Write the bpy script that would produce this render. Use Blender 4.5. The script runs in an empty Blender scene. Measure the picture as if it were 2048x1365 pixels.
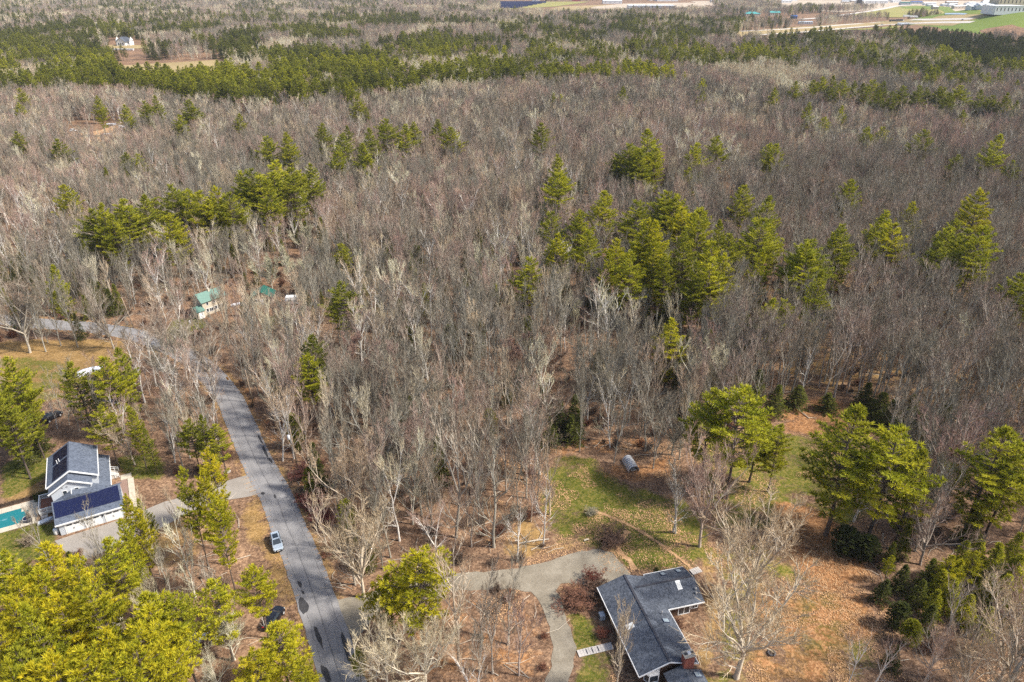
import bpy, math, random
import numpy as np
from mathutils import Vector, Matrix

# ------------------------------------------------------------------ camera, sky, sun, exposure
SC = bpy.context.scene
COL = SC.collection
CAM_H, PITCH, FPX = 90.0, math.radians(27.5), 1409.0          # metres, camera tilt, focal length for a 2048 px wide frame
cd = bpy.data.cameras.new("camera")
cd.sensor_width = 36.0
cd.lens = 36.0 * FPX / 2048.0
cd.clip_start, cd.clip_end = 1.0, 30000.0
cam = bpy.data.objects.new("camera", cd)
COL.objects.link(cam)
cam.location = (0, 0, CAM_H)
cam.rotation_euler = (math.pi / 2 - PITCH, 0, 0)
SC.camera = cam

SUN_EL, SUN_AZ = math.radians(46), math.radians(100)            # azimuth clockwise from +Y (away from the camera)
W = bpy.data.worlds.new("World")
SC.world = W
W.use_nodes = True
wn = W.node_tree
bg = wn.nodes["Background"]
sky = wn.nodes.new("ShaderNodeTexSky")
sky.sky_type = "NISHITA"
sky.sun_disc = False
sky.sun_elevation = SUN_EL
sky.sun_rotation = SUN_AZ
sky.air_density, sky.dust_density, sky.ozone_density = 1.0, 2.5, 1.0
wn.links.new(sky.outputs[0], bg.inputs[0])
bg.inputs[1].default_value = 0.13
sl = bpy.data.lights.new("sun", "SUN")
sl.energy, sl.angle, sl.color = 4.3, math.radians(5), (1.0, 0.95, 0.86)
sun = bpy.data.objects.new("sun", sl)
COL.objects.link(sun)
sdir = Vector((math.sin(SUN_AZ) * math.cos(SUN_EL), math.cos(SUN_AZ) * math.cos(SUN_EL), math.sin(SUN_EL)))
sun.rotation_euler = sdir.to_track_quat("Z", "Y").to_euler()
sun.location = (0, 0, 300)
SC.view_settings.view_transform = "Standard"
SC.view_settings.look = "None"
SC.view_settings.exposure = 0.64
SC.view_settings.gamma = 1.0
SC.render.engine = "CYCLES"
SC.cycles.max_bounces = 4
SC.cycles.diffuse_bounces = 2
SC.cycles.glossy_bounces = 2
SC.cycles.transparent_max_bounces = 4
SC.cycles.caustics_reflective = False
SC.cycles.caustics_refractive = False
SC.cycles.use_denoising = False
SC.cycles.denoiser = "OPENIMAGEDENOISE"
SC.cycles.denoising_input_passes = "RGB_ALBEDO_NORMAL"
SC.cycles.use_adaptive_sampling = True
SC.cycles.adaptive_threshold = 0.02

# ------------------------------------------------------------------ terrain and survey helpers
def sstep(a, b, t):
    t = np.clip((t - a) / (b - a), 0, 1)
    return t * t * (3 - 2 * t)

def hgt(x, y):
    """Height of the land: flat by the houses, gently rolling woods beyond, a grassed mound far to the right."""
    x = np.asarray(x, float); y = np.asarray(y, float)
    s = sstep(210, 380, y)
    h = s * (9 * np.exp(-((x - 70) / 230) ** 2 - ((y - 520) / 150) ** 2) + 2.2 * np.sin(x / 150 + 0.7) * np.sin(y / 120 + 0.4))
    h = h * (1 - 0.8 * sstep(900, 1300, y))
    h = h + 36 * np.exp(-(((x - 1040) / 235) ** 4 + ((y - 1430) / 170) ** 4))
    return h

def ray(u, v):
    a, b = (u - 1024) / FPX, (v - 682.5) / FPX
    return a, math.cos(PITCH) - b * math.sin(PITCH), -math.sin(PITCH) - b * math.cos(PITCH)

_T = np.geomspace(40, 9000, 2500)
def at(u, v, z=0.0):
    """Where a thing of the survey photograph stands: point z metres above the land."""
    dx, dy, dz = ray(u, v)
    gap = CAM_H + dz * _T - hgt(dx * _T, dy * _T) - z
    i = int(np.argmax(gap < 0)) if (gap < 0).any() else len(_T) - 1
    i = max(i, 1)
    k = gap[i - 1] / (gap[i - 1] - gap[i])
    t = _T[i - 1] + (_T[i] - _T[i - 1]) * k
    return float(dx * t), float(dy * t)

def poly(pts):
    return np.array([at(*p) for p in pts])

def inside(P, x, y):
    r = np.zeros(np.shape(x), bool)
    j = len(P) - 1
    for i in range(len(P)):
        xi, yi = P[i]; xj, yj = P[j]
        c = ((yi > y) != (yj > y)) & (x < (xj - xi) * (y - yi) / (yj - yi + 1e-12) + xi)
        r ^= c
        j = i
    return r

def spline(pts, step=2.0):
    P = np.array(pts, float)
    P = np.vstack([2 * P[0] - P[1], P, 2 * P[-1] - P[-2]])
    out = []
    for i in range(1, len(P) - 2):
        n = max(2, int(np.linalg.norm(P[i + 1] - P[i]) / step))
        for k in range(n):
            t = k / n
            a, b, c, d = P[i - 1], P[i], P[i + 1], P[i + 2]
            out.append(0.5 * (2 * b + (c - a) * t + (2 * a - 5 * b + 4 * c - d) * t * t + (3 * b - a - 3 * c + d) * t ** 3))
    out.append(P[-2])
    return np.array(out)

# cheap smooth value noise for placing trees
_rs = np.random.RandomState(5)
_tab = _rs.rand(256, 256)
def vnoise(x, y):
    x = np.asarray(x, float); y = np.asarray(y, float)
    xi = np.floor(x).astype(int); yi = np.floor(y).astype(int)
    fx = x - xi; fy = y - yi
    fx = fx * fx * (3 - 2 * fx); fy = fy * fy * (3 - 2 * fy)
    g = lambda a, b: _tab[a % 256, b % 256]
    return (g(xi, yi) * (1 - fx) + g(xi + 1, yi) * fx) * (1 - fy) + (g(xi, yi + 1) * (1 - fx) + g(xi + 1, yi + 1) * fx) * fy

# ------------------------------------------------------------------ materials
def newmat(name):
    m = bpy.data.materials.new(name)
    m.use_nodes = True
    nt = m.node_tree
    return m, nt, nt.nodes["Principled BSDF"]

def N(nt, typ, **kw):
    n = nt.nodes.new(typ)
    for k, v in kw.items():
        if k.startswith("i_"):
            key = k[2:]
            n.inputs[int(key) if key.isdigit() else key].default_value = v
        else:
            setattr(n, k, v)
    return n

def ramp(nt, stops, interp="LINEAR"):
    r = nt.nodes.new("ShaderNodeValToRGB")
    r.color_ramp.interpolation = interp
    e = r.color_ramp.elements
    e[0].position, e[0].color = stops[0][0], (*stops[0][1], 1)
    e[1].position, e[1].color = stops[1][0], (*stops[1][1], 1)
    for p, c in stops[2:]:
        k = e.new(p); k.color = (*c, 1)
    return r

def mixc(nt, fac, a, b, blend="MIX"):
    m = nt.nodes.new("ShaderNodeMix")
    m.data_type = "RGBA"; m.blend_type = blend
    for sock, val in ((m.inputs[0], fac), (m.inputs[6], a), (m.inputs[7], b)):
        if hasattr(val, "is_output"): nt.links.new(val, sock)
        elif isinstance(val, tuple): sock.default_value = (*val, 1)
        else: sock.default_value = val
    return m.outputs[2]

def math_(nt, op, a, b=0.0, clamp=False):
    m = nt.nodes.new("ShaderNodeMath"); m.operation = op; m.use_clamp = clamp
    for i, v in enumerate((a, b)):
        if hasattr(v, "is_output"): nt.links.new(v, m.inputs[i])
        else: m.inputs[i].default_value = v
    return m.outputs[0]

def noise(nt, scale, detail=3, rough=0.6, vec=None):
    n = N(nt, "ShaderNodeTexNoise", i_Scale=scale, i_Detail=detail, i_Roughness=rough)
    if vec is not None: nt.links.new(vec, n.inputs["Vector"])
    return n

def plain(name, col, rough=0.7, var=0.12, scale=3.0, metal=0.0, bump=0.0, spec=0.4):
    m, nt, p = newmat(name)
    tc = N(nt, "ShaderNodeTexCoord")
    n = noise(nt, scale, 4, 0.65, tc.outputs["Object"])
    c = mixc(nt, n.outputs[0], tuple(max(0, x * (1 - var * 1.6)) for x in col), tuple(min(1, x * (1 + var * 1.6)) for x in col))
    nt.links.new(c, p.inputs["Base Color"])
    p.inputs["Roughness"].default_value = rough
    p.inputs["Metallic"].default_value = metal
    p.inputs["Specular IOR Level"].default_value = spec
    if bump:
        b = N(nt, "ShaderNodeBump", i_Strength=bump, i_Distance=0.05)
        nt.links.new(n.outputs[0], b.inputs["Height"]); nt.links.new(b.outputs[0], p.inputs["Normal"])
    return m

def tinted(name, stops, rough=0.8, spread=0.25, facecol=None, sss=False):
    """Colour chosen by the tree's own 'tint' value (instance attribute or custom property), varied a little per tree and per clump."""
    m, nt, p = newmat(name)
    a = N(nt, "ShaderNodeAttribute", attribute_type="INSTANCER", attribute_name="tint")
    r = ramp(nt, stops)
    nt.links.new(a.outputs["Fac"], r.inputs[0])
    oi = N(nt, "ShaderNodeObjectInfo")
    k = math_(nt, "MULTIPLY_ADD", oi.outputs["Random"], spread)
    nt.nodes[-1].inputs[2].default_value = 1 - spread / 2
    c = mixc(nt, 1.0, r.outputs[0], k, "MULTIPLY")
    geo = N(nt, "ShaderNodeNewGeometry")
    if facecol:
        v = N(nt, "ShaderNodeAttribute", attribute_type="GEOMETRY", attribute_name="clump")
        lo, hi = facecol
        rr = ramp(nt, [(0.0, lo), (1.0, hi)])
        nt.links.new(v.outputs["Fac"], rr.inputs[0])
        c = mixc(nt, 1.0, c, rr.outputs[0], "MULTIPLY")
    nt.links.new(c, p.inputs["Base Color"])
    p.inputs["Roughness"].default_value = rough
    p.inputs["Specular IOR Level"].default_value = 0.2
    if sss:
        tr = N(nt, "ShaderNodeBsdfTranslucent")
        nt.links.new(c, tr.inputs["Color"])
        ms = N(nt, "ShaderNodeMixShader", i_0=0.35)
        out = nt.nodes["Material Output"]
        nt.links.new(p.outputs[0], ms.inputs[1]); nt.links.new(tr.outputs[0], ms.inputs[2])
        nt.links.new(ms.outputs[0], out.inputs["Surface"])
    return m

# tint 0 grey, .25 brown grey, .5 pinkish, .75 tan, 1 pale cream
BARE = [(0.0, (0.30, 0.285, 0.245)), (0.25, (0.38, 0.35, 0.285)), (0.5, (0.46, 0.365, 0.305)), (0.75, (0.56, 0.475, 0.36)), (1.0, (0.70, 0.66, 0.53))]
TWIG = [(0.0, (0.19, 0.168, 0.128)), (0.25, (0.25, 0.215, 0.155)), (0.5, (0.40, 0.255, 0.21)), (0.75, (0.47, 0.36, 0.23)), (1.0, (0.64, 0.60, 0.42))]
M = {}
M["bark"] = tinted("bare tree bark", BARE, 0.9)
M["twig"] = tinted("bare tree twigs", TWIG, 0.9)
M["birch"] = tinted("birch bark", [(0.0, (0.62, 0.58, 0.52)), (1.0, (0.70, 0.66, 0.60))], 0.8)
M["pinebark"] = tinted("pine bark", [(0.0, (0.10, 0.075, 0.06)), (1.0, (0.13, 0.10, 0.08))], 0.95)
# tint 0 dark blue-green ... 1 yellow
PINE = [(0.0, (0.045, 0.060, 0.022)), (0.25, (0.150, 0.165, 0.028)), (0.5, (0.275, 0.285, 0.028)), (0.75, (0.400, 0.395, 0.026)), (1.0, (0.54, 0.47, 0.022))]
M["needle"] = tinted("pine needles", PINE, 0.75, 0.25, ((0.60, 0.68, 0.65), (1.45, 1.35, 1.25)), True)
M["leafbush"] = tinted("shrub twigs", [(0.0, (0.16, 0.12, 0.09)), (0.33, (0.24, 0.10, 0.06)), (0.66, (0.17, 0.045, 0.04)), (1.0, (0.42, 0.40, 0.28))], 0.9)

def ground_mat():
    m, nt, p = newmat("forest floor and lawns")
    geo = N(nt, "ShaderNodeNewGeometry")
    pos = geo.outputs["Position"]
    za = N(nt, "ShaderNodeAttribute", attribute_type="GEOMETRY", attribute_name="zone")
    sep = N(nt, "ShaderNodeSeparateColor"); nt.links.new(za.outputs["Color"], sep.inputs[0])
    big = noise(nt, 0.035, 4, 0.6, pos)
    mid = noise(nt, 0.22, 5, 0.65, pos)
    fine = noise(nt, 1.3, 6, 0.75, pos)
    spk = N(nt, "ShaderNodeTexVoronoi", i_Scale=3.2); nt.links.new(pos, spk.inputs["Vector"])
    sps = N(nt, "ShaderNodeSeparateColor"); nt.links.new(spk.outputs["Color"], sps.inputs[0])
    litter = ramp(nt, [(0.3, (0.075, 0.046, 0.030)), (0.5, (0.215, 0.132, 0.082)), (0.7, (0.42, 0.275, 0.17))])
    f = math_(nt, "ADD", math_(nt, "MULTIPLY", fine.outputs[0], 0.5), math_(nt, "MULTIPLY", mid.outputs[0], 0.5))
    f = math_(nt, "ADD", f, math_(nt, "MULTIPLY", math_(nt, "SUBTRACT", sps.outputs[0], 0.5), 0.22))
    nt.links.new(f, litter.inputs[0])
    grass = ramp(nt, [(0.3, (0.042, 0.062, 0.009)), (0.5, (0.115, 0.125, 0.020)), (0.7, (0.27, 0.20, 0.065))])
    nt.links.new(f, grass.inputs[0])
    dry = ramp(nt, [(0.28, (0.17, 0.105, 0.035)), (0.5, (0.30, 0.19, 0.075)), (0.72, (0.44, 0.29, 0.13))])
    nt.links.new(f, dry.inputs[0])
    rust = ramp(nt, [(0.3, (0.11, 0.052, 0.024)), (0.5, (0.275, 0.135, 0.058)), (0.7, (0.48, 0.272, 0.132))])
    nt.links.new(f, rust.inputs[0])
    def edge(ch, w=1.5):
        k = math_(nt, "ADD", ch, math_(nt, "MULTIPLY", math_(nt, "SUBTRACT", mid.outputs[0], 0.5), w))
        k = math_(nt, "ADD", k, math_(nt, "MULTIPLY", math_(nt, "SUBTRACT", fine.outputs[0], 0.5), 0.7))
        r = N(nt, "ShaderNodeMapRange"); r.inputs[1].default_value = 0.38; r.inputs[2].default_value = 0.62
        nt.links.new(k, r.inputs[0])
        return r.outputs[0]
    c = mixc(nt, edge(sep.outputs[1]), litter.outputs[0], dry.outputs[0])
    c = mixc(nt, edge(sep.outputs[0]), c, grass.outputs[0])
    c = mixc(nt, edge(sep.outputs[2]), c, rust.outputs[0])
    bm = ramp(nt, [(0.3, (0.75, 0.75, 0.78)), (0.7, (1.2, 1.15, 1.1))])
    nt.links.new(big.outputs[0], bm.inputs[0])
    c = mixc(nt, 1.0, c, bm.outputs[0], "MULTIPLY")
    nt.links.new(c, p.inputs["Base Color"])
    p.inputs["Roughness"].default_value = 0.95
    p.inputs["Specular IOR Level"].default_value = 0.1
    b = N(nt, "ShaderNodeBump", i_Strength=0.8, i_Distance=0.25)
    nt.links.new(f, b.inputs["Height"]); nt.links.new(b.outputs[0], p.inputs["Normal"])
    return m
M["ground"] = ground_mat()

def asphalt_mat():
    m, nt, p = newmat("worn asphalt")
    uv = N(nt, "ShaderNodeUVMap", uv_map="run")
    sep = N(nt, "ShaderNodeSeparateXYZ"); nt.links.new(uv.outputs[0], sep.inputs[0])
    geo = N(nt, "ShaderNodeNewGeometry")
    pos = geo.outputs["Position"]
    n1 = noise(nt, 0.35, 5, 0.7, pos); n2 = noise(nt, 6.0, 4, 0.7, pos)
    col = ramp(nt, [(0.3, (0.185, 0.178, 0.18)), (0.7, (0.285, 0.275, 0.275))])
    f = math_(nt, "ADD", math_(nt, "MULTIPLY", n1.outputs[0], 0.65), math_(nt, "MULTIPLY", n2.outputs[0], 0.35))
    nt.links.new(f, col.inputs[0])
    c = col.outputs[0]
    # wheel tracks: paler bands along the run, fixed wear in the surface itself
    w = math_(nt, "ABSOLUTE", math_(nt, "SINE", math_(nt, "MULTIPLY", sep.outputs[0], 12.57)))
    c = mixc(nt, math_(nt, "MULTIPLY", w, 0.22), c, (0.36, 0.345, 0.335))
    wob = noise(nt, 0.25, 4, 0.7, pos)
    wb = math_(nt, "MULTIPLY", math_(nt, "SUBTRACT", wob.outputs[0], 0.5), 0.16)
    for u0, wd in ((0.47, 0.012), (0.83, 0.010), (0.16, 0.006)):
        d = math_(nt, "ABSOLUTE", math_(nt, "SUBTRACT", math_(nt, "ADD", sep.outputs[0], wb if u0 != 0.47 else math_(nt, "MULTIPLY", wb, 0.15)), u0))
        k = math_(nt, "LESS_THAN", d, wd)
        br_ = math_(nt, "MULTIPLY", k, math_(nt, "MULTIPLY", wob.outputs[0], 0.95))
        c = mixc(nt, br_, c, (0.06, 0.058, 0.06))
    vo = N(nt, "ShaderNodeTexVoronoi", i_Scale=0.16, feature="DISTANCE_TO_EDGE")
    nd = noise(nt, 0.8, 4, 0.7, pos)
    pv = N(nt, "ShaderNodeVectorMath", operation="ADD"); sc_ = N(nt, "ShaderNodeVectorMath", operation="SCALE"); sc_.inputs[3].default_value = 2.0
    nt.links.new(nd.outputs[1], sc_.inputs[0]); nt.links.new(pos, pv.inputs[0]); nt.links.new(sc_.outputs[0], pv.inputs[1])
    nt.links.new(pv.outputs[0], vo.inputs["Vector"])
    k = math_(nt, "LESS_THAN", vo.outputs["Distance"], 0.006)
    c = mixc(nt, math_(nt, "MULTIPLY", k, 0.3), c, (0.08, 0.075, 0.075))
    nt.links.new(c, p.inputs["Base Color"])
    p.inputs["Roughness"].default_value = 0.9
    p.inputs["Specular IOR Level"].default_value = 0.2
    return m
M["asphalt"] = asphalt_mat()
def mottled(name, stops, s1=0.4, s2=5.0, rough=0.92, bump=0.3):
    m, nt, p = newmat(name)
    geo = N(nt, "ShaderNodeNewGeometry")
    a = noise(nt, s1, 5, 0.7, geo.outputs["Position"]); b = noise(nt, s2, 5, 0.75, geo.outputs["Position"])
    f = math_(nt, "ADD", math_(nt, "MULTIPLY", a.outputs[0], 0.55), math_(nt, "MULTIPLY", b.outputs[0], 0.45))
    r = ramp(nt, stops); nt.links.new(f, r.inputs[0])
    nt.links.new(r.outputs[0], p.inputs["Base Color"])
    p.inputs["Roughness"].default_value = rough
    p.inputs["Specular IOR Level"].default_value = 0.2
    if bump:
        bb = N(nt, "ShaderNodeBump", i_Strength=bump, i_Distance=0.08)
        nt.links.new(b.outputs[0], bb.inputs["Height"]); nt.links.new(bb.outputs[0], p.inputs["Normal"])
    return m
M["tar"] = mottled("tar patch", [(0.3, (0.028, 0.028, 0.03)), (0.7, (0.075, 0.072, 0.075))])
M["gravel"] = mottled("grey gravel", [(0.3, (0.135, 0.112, 0.082)), (0.5, (0.245, 0.212, 0.162)), (0.7, (0.355, 0.315, 0.25))], 0.3, 4.0)
M["paving"] = mottled("pale driveway asphalt", [(0.3, (0.24, 0.21, 0.18)), (0.7, (0.36, 0.325, 0.285))], 0.3, 4.0)
M["concrete"] = mottled("pale concrete", [(0.3, (0.42, 0.37, 0.29)), (0.7, (0.60, 0.54, 0.44))], 0.8, 5)
M["brickpave"] = mottled("reddish brick paving", [(0.3, (0.22, 0.14, 0.11)), (0.7, (0.33, 0.23, 0.19))], 0.8, 6)
M["leafpath"] = mottled("drifted oak leaves", [(0.3, (0.24, 0.13, 0.06)), (0.5, (0.42, 0.25, 0.13)), (0.7, (0.60, 0.40, 0.23))], 0.8, 6)
M["leaf"] = plain("fallen leaf", (0.50, 0.30, 0.15), 0.8, 0.45, 0.4)
M["mulch"] = mottled("dark mulch bed", [(0.3, (0.045, 0.03, 0.022)), (0.7, (0.10, 0.07, 0.05))], 0.8, 6)
M["field_tan"] = mottled("dry meadow", [(0.3, (0.26, 0.19, 0.085)), (0.7, (0.42, 0.32, 0.16))], 0.02, 0.3, bump=0)
M["field_green"] = mottled("green meadow", [(0.3, (0.10, 0.16, 0.022)), (0.7, (0.20, 0.24, 0.045))], 0.015, 0.3, bump=0)
M["field_mix"] = mottled("olive meadow", [(0.25, (0.15, 0.19, 0.03)), (0.5, (0.27, 0.25, 0.07)), (0.75, (0.40, 0.31, 0.14))], 0.006, 0.08, bump=0)
M["sandyard"] = mottled("sandy industrial yard", [(0.3, (0.36, 0.28, 0.2)), (0.7, (0.55, 0.46, 0.36))], 0.02, 0.2, bump=0)
M["concretefar"] = mottled("pale highway pavement", [(0.3, (0.48, 0.43, 0.38)), (0.7, (0.62, 0.57, 0.51))], 0.05, 0.5, bump=0)
M["pond"] = plain("pond water", (0.35, 0.42, 0.5), 0.15, 0.05, 0.05)

def shingle_mat(name, lo, hi):
    m, nt, p = newmat(name)
    tc = N(nt, "ShaderNodeTexCoord")
    n1 = noise(nt, 1.0, 3, 0.6, tc.outputs["Object"]); n2 = noise(nt, 7.0, 4, 0.8, tc.outputs["Object"])
    vo = N(nt, "ShaderNodeTexVoronoi", i_Scale=4.0); nt.links.new(tc.outputs["Object"], vo.inputs["Vector"])
    sp = N(nt, "ShaderNodeSeparateColor"); nt.links.new(vo.outputs["Color"], sp.inputs[0])
    f = math_(nt, "ADD", math_(nt, "MULTIPLY", n1.outputs[0], 0.25), math_(nt, "MULTIPLY", n2.outputs[0], 0.45))
    f = math_(nt, "ADD", f, math_(nt, "MULTIPLY", sp.outputs[0], 0.3))
    r = ramp(nt, [(0.32, lo), (0.68, hi)]); nt.links.new(f, r.inputs[0])
    nt.links.new(r.outputs[0], p.inputs["Base Color"])
    p.inputs["Roughness"].default_value = 0.9
    b = N(nt, "ShaderNodeBump", i_Strength=0.5, i_Distance=0.04)
    nt.links.new(f, b.inputs["Height"]); nt.links.new(b.outputs[0], p.inputs["Normal"])
    return m
M["shingle"] = shingle_mat("slate grey shingles", (0.042, 0.05, 0.065), (0.115, 0.13, 0.16))
M["shingle2"] = shingle_mat("blue grey shingles", (0.058, 0.072, 0.10), (0.125, 0.148, 0.195))
M["greenroof"] = plain("green metal roofing", (0.115, 0.215, 0.175), 0.45, 0.12, 1.5)
M["darkgreen"] = plain("dark green metal roofing", (0.02, 0.10, 0.075), 0.45, 0.12, 1.5)
M["white"] = plain("white paint", (0.78, 0.78, 0.77), 0.5, 0.03, 1.0)
M["greywall"] = plain("pale grey siding", (0.50, 0.53, 0.57), 0.6, 0.04, 0.8)
M["cream"] = plain("cream siding", (0.52, 0.46, 0.36), 0.7, 0.06, 1.0)
M["brownwall"] = plain("dark brown wood siding", (0.09, 0.05, 0.032), 0.8, 0.2, 2.0)
M["brick"] = plain("red brick", (0.26, 0.085, 0.06), 0.85, 0.35, 5.0, bump=0.4)
M["glass"] = plain("dark window glass", (0.03, 0.04, 0.05), 0.08, 0.05, 1.0, spec=0.8)
M["skyglass"] = plain("skylight glass", (0.30, 0.36, 0.40), 0.1, 0.1, 1.0, spec=0.8)
M["paleglass"] = plain("pale skylight dome", (0.72, 0.72, 0.68), 0.3, 0.05, 1.0)
M["solar"] = plain("blue solar cells", (0.004, 0.008, 0.042), 0.5, 0.25, 1.5, spec=0.25)
M["solardark"] = plain("black solar cells", (0.009, 0.008, 0.020), 0.5, 0.25, 1.5, spec=0.25)
M["alu"] = plain("dark panel frame", (0.03, 0.04, 0.09), 0.5, 0.1, 1.0)
M["pool"] = plain("teal pool cover", (0.012, 0.16, 0.18), 0.6, 0.12, 0.6)
M["poolmark"] = plain("rain puddle on the cover", (0.12, 0.27, 0.30), 0.2, 0.2, 0.8)
M["navy"] = plain("dark navy plastic", (0.015, 0.02, 0.05), 0.35, 0.1, 2)
M["deckwood"] = plain("red brown deck boards", (0.24, 0.10, 0.065), 0.8, 0.15, 3)
M["greywood"] = plain("weathered grey boards", (0.50, 0.46, 0.42), 0.85, 0.15, 3)
M["polewood"] = plain("weathered pole wood", (0.32, 0.24, 0.17), 0.9, 0.15, 2)
M["steel"] = plain("galvanised corrugated steel", (0.66, 0.66, 0.67), 0.45, 0.15, 2.0, metal=0.3)
M["darksteel"] = plain("dark seams", (0.045, 0.045, 0.055), 0.6, 0.1, 2)
M["carpaint"] = plain("silver blue car paint", (0.50, 0.58, 0.65), 0.25, 0.03, 1, metal=0.3, spec=0.6)
M["blackpaint"] = plain("black paint", (0.012, 0.013, 0.018), 0.2, 0.1, 1, spec=0.6)
M["rubber"] = plain("black rubber", (0.015, 0.015, 0.015), 0.8, 0.1, 3)
M["lamp"] = plain("clear lamp glass", (0.75, 0.78, 0.8), 0.15, 0.02, 1)
M["redlamp"] = plain("red lamp glass", (0.35, 0.02, 0.02), 0.2, 0.02, 1)
M["orange"] = plain("orange sign face", (0.75, 0.33, 0.01), 0.6, 0.05, 1)
M["stone"] = plain("grey stone", (0.38, 0.36, 0.34), 0.9, 0.2, 2, bump=0.3)
M["tarp"] = plain("white plastic sheet", (0.70, 0.74, 0.80), 0.4, 0.08, 1)
M["log"] = plain("bleached log", (0.50, 0.43, 0.34), 0.9, 0.2, 2)
M["red"] = plain("red paint", (0.35, 0.05, 0.06), 0.6, 0.1, 1)
M["blue"] = plain("blue paint", (0.04, 0.09, 0.25), 0.5, 0.1, 1)
M["tealroof"] = plain("teal metal roofing", (0.07, 0.30, 0.29), 0.5, 0.08, 0.1)
M["whitefar"] = plain("white metal building", (0.74, 0.75, 0.76), 0.5, 0.06, 0.05)
M["greyfar"] = plain("grey metal building", (0.42, 0.46, 0.50), 0.5, 0.08, 0.05)
M["tanfar"] = plain("tan building", (0.50, 0.42, 0.33), 0.7, 0.08, 0.05)
M["coal"] = mottled("dark gravel pile", [(0.3, (0.06, 0.058, 0.065)), (0.7, (0.12, 0.115, 0.12))], 0.05, 0.4, bump=0)

# ------------------------------------------------------------------ mesh building
class MB:
    def __init__(self): self.v = []; self.f = []; self.m = []; self.mi = 0
    def quad(self, a, b, c, d):
        n = len(self.v); self.v += [a, b, c, d]; self.f.append((n, n + 1, n + 2, n + 3)); self.m.append(self.mi)
    def ngon(self, pts):
        n = len(self.v); self.v += [tuple(p) for p in pts]; self.f.append(tuple(range(n, n + len(pts)))); self.m.append(self.mi)
    def box(self, x0, x1, y0, y1, z0, z1):
        n = len(self.v)
        self.v += [(x, y, z) for z in (z0, z1) for (x, y) in ((x0, y0), (x1, y0), (x1, y1), (x0, y1))]
        for f in ((3, 2, 1, 0), (4, 5, 6, 7), (0, 1, 5, 4), (1, 2, 6, 5), (2, 3, 7, 6), (3, 0, 4, 7)):
            self.f.append(tuple(n + i for i in f)); self.m.append(self.mi)
    def hexa(self, b, t):
        """b, t: four points each, bottom and top, same order"""
        n = len(self.v)
        self.v += [tuple(p) for p in b] + [tuple(p) for p in t]
        for f in ((3, 2, 1, 0), (4, 5, 6, 7), (0, 1, 5, 4), (1, 2, 6, 5), (2, 3, 7, 6), (3, 0, 4, 7)):
            self.f.append(tuple(n + i for i in f)); self.m.append(self.mi)
    def slab(self, a, b, c, d, th):
        """sloping roof sheet with top corners a..d, th thick downwards"""
        lo = [(p[0], p[1], p[2] - th) for p in (a, b, c, d)]
        self.hexa(lo, (a, b, c, d))
    def tube(self, pts, rad, n=6, cap=True):
        pts = [Vector(p) for p in pts]
        base = len(self.v)
        d0 = (pts[-1] - pts[0]).normalized()
        ref = Vector((1, 0, 0)) if abs(d0.x) < 0.8 else Vector((0, 1, 0))
        for i, p in enumerate(pts):
            d = (pts[min(i + 1, len(pts) - 1)] - pts[max(i - 1, 0)]).normalized()
            s = d.cross(ref).normalized(); t = s.cross(d)
            for k in range(n):
                a = 2 * math.pi * k / n
                q = p + (s * math.cos(a) + t * math.sin(a)) * rad[i]
                self.v.append((q.x, q.y, q.z))
        for i in range(len(pts) - 1):
            for k in range(n):
                self.f.append((base + i * n + k, base + i * n + (k + 1) % n, base + (i + 1) * n + (k + 1) % n, base + (i + 1) * n + k)); self.m.append(self.mi)
        if cap:
            self.f.append(tuple(base + k for k in range(n))[::-1]); self.m.append(self.mi)
            self.f.append(tuple(base + (len(pts) - 1) * n + k for k in range(n))); self.m.append(self.mi)
    def mesh(self, name, mats, smooth=False):
        me = bpy.data.meshes.new(name)
        me.from_pydata(self.v, [], self.f)
        for m in (mats if isinstance(mats, (list, tuple)) else [mats]): me.materials.append(m)
        if any(self.m): me.polygons.foreach_set("material_index", self.m)
        if smooth: me.polygons.foreach_set("use_smooth", [True] * len(self.f))
        me.update()
        return me

def link(name, me, parent=None):
    o = bpy.data.objects.new(name, me)
    COL.objects.link(o)
    if parent is not None: o.parent = parent
    return o
def tag(o, label=None, cat=None, group=None, kind=None):
    if label: o["label"] = label
    if cat: o["category"] = cat
    if group: o["group"] = group
    if kind: o["kind"] = kind
    return o
def thing(name, loc, rz, label, cat, group=None):
    o = link(name, None)
    o.location = loc; o.rotation_euler = (0, 0, rz)
    return tag(o, label, cat, group)
def part(name, mb, mat, parent, smooth=False, label=None):
    o = link(name, mb.mesh(name, mat, smooth), parent)
    if label: o["label"] = label
    return o
def boxpart(name, b, mat, parent, label=None):
    mb = MB(); mb.box(*b)
    return part(name, mb, mat, parent, label=label)
def copy_tree(src, parent=None):
    c = src.copy(); COL.objects.link(c)
    if parent is not None: c.parent = parent
    for ch in src.children: copy_tree(ch, c)
    return c

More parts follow.
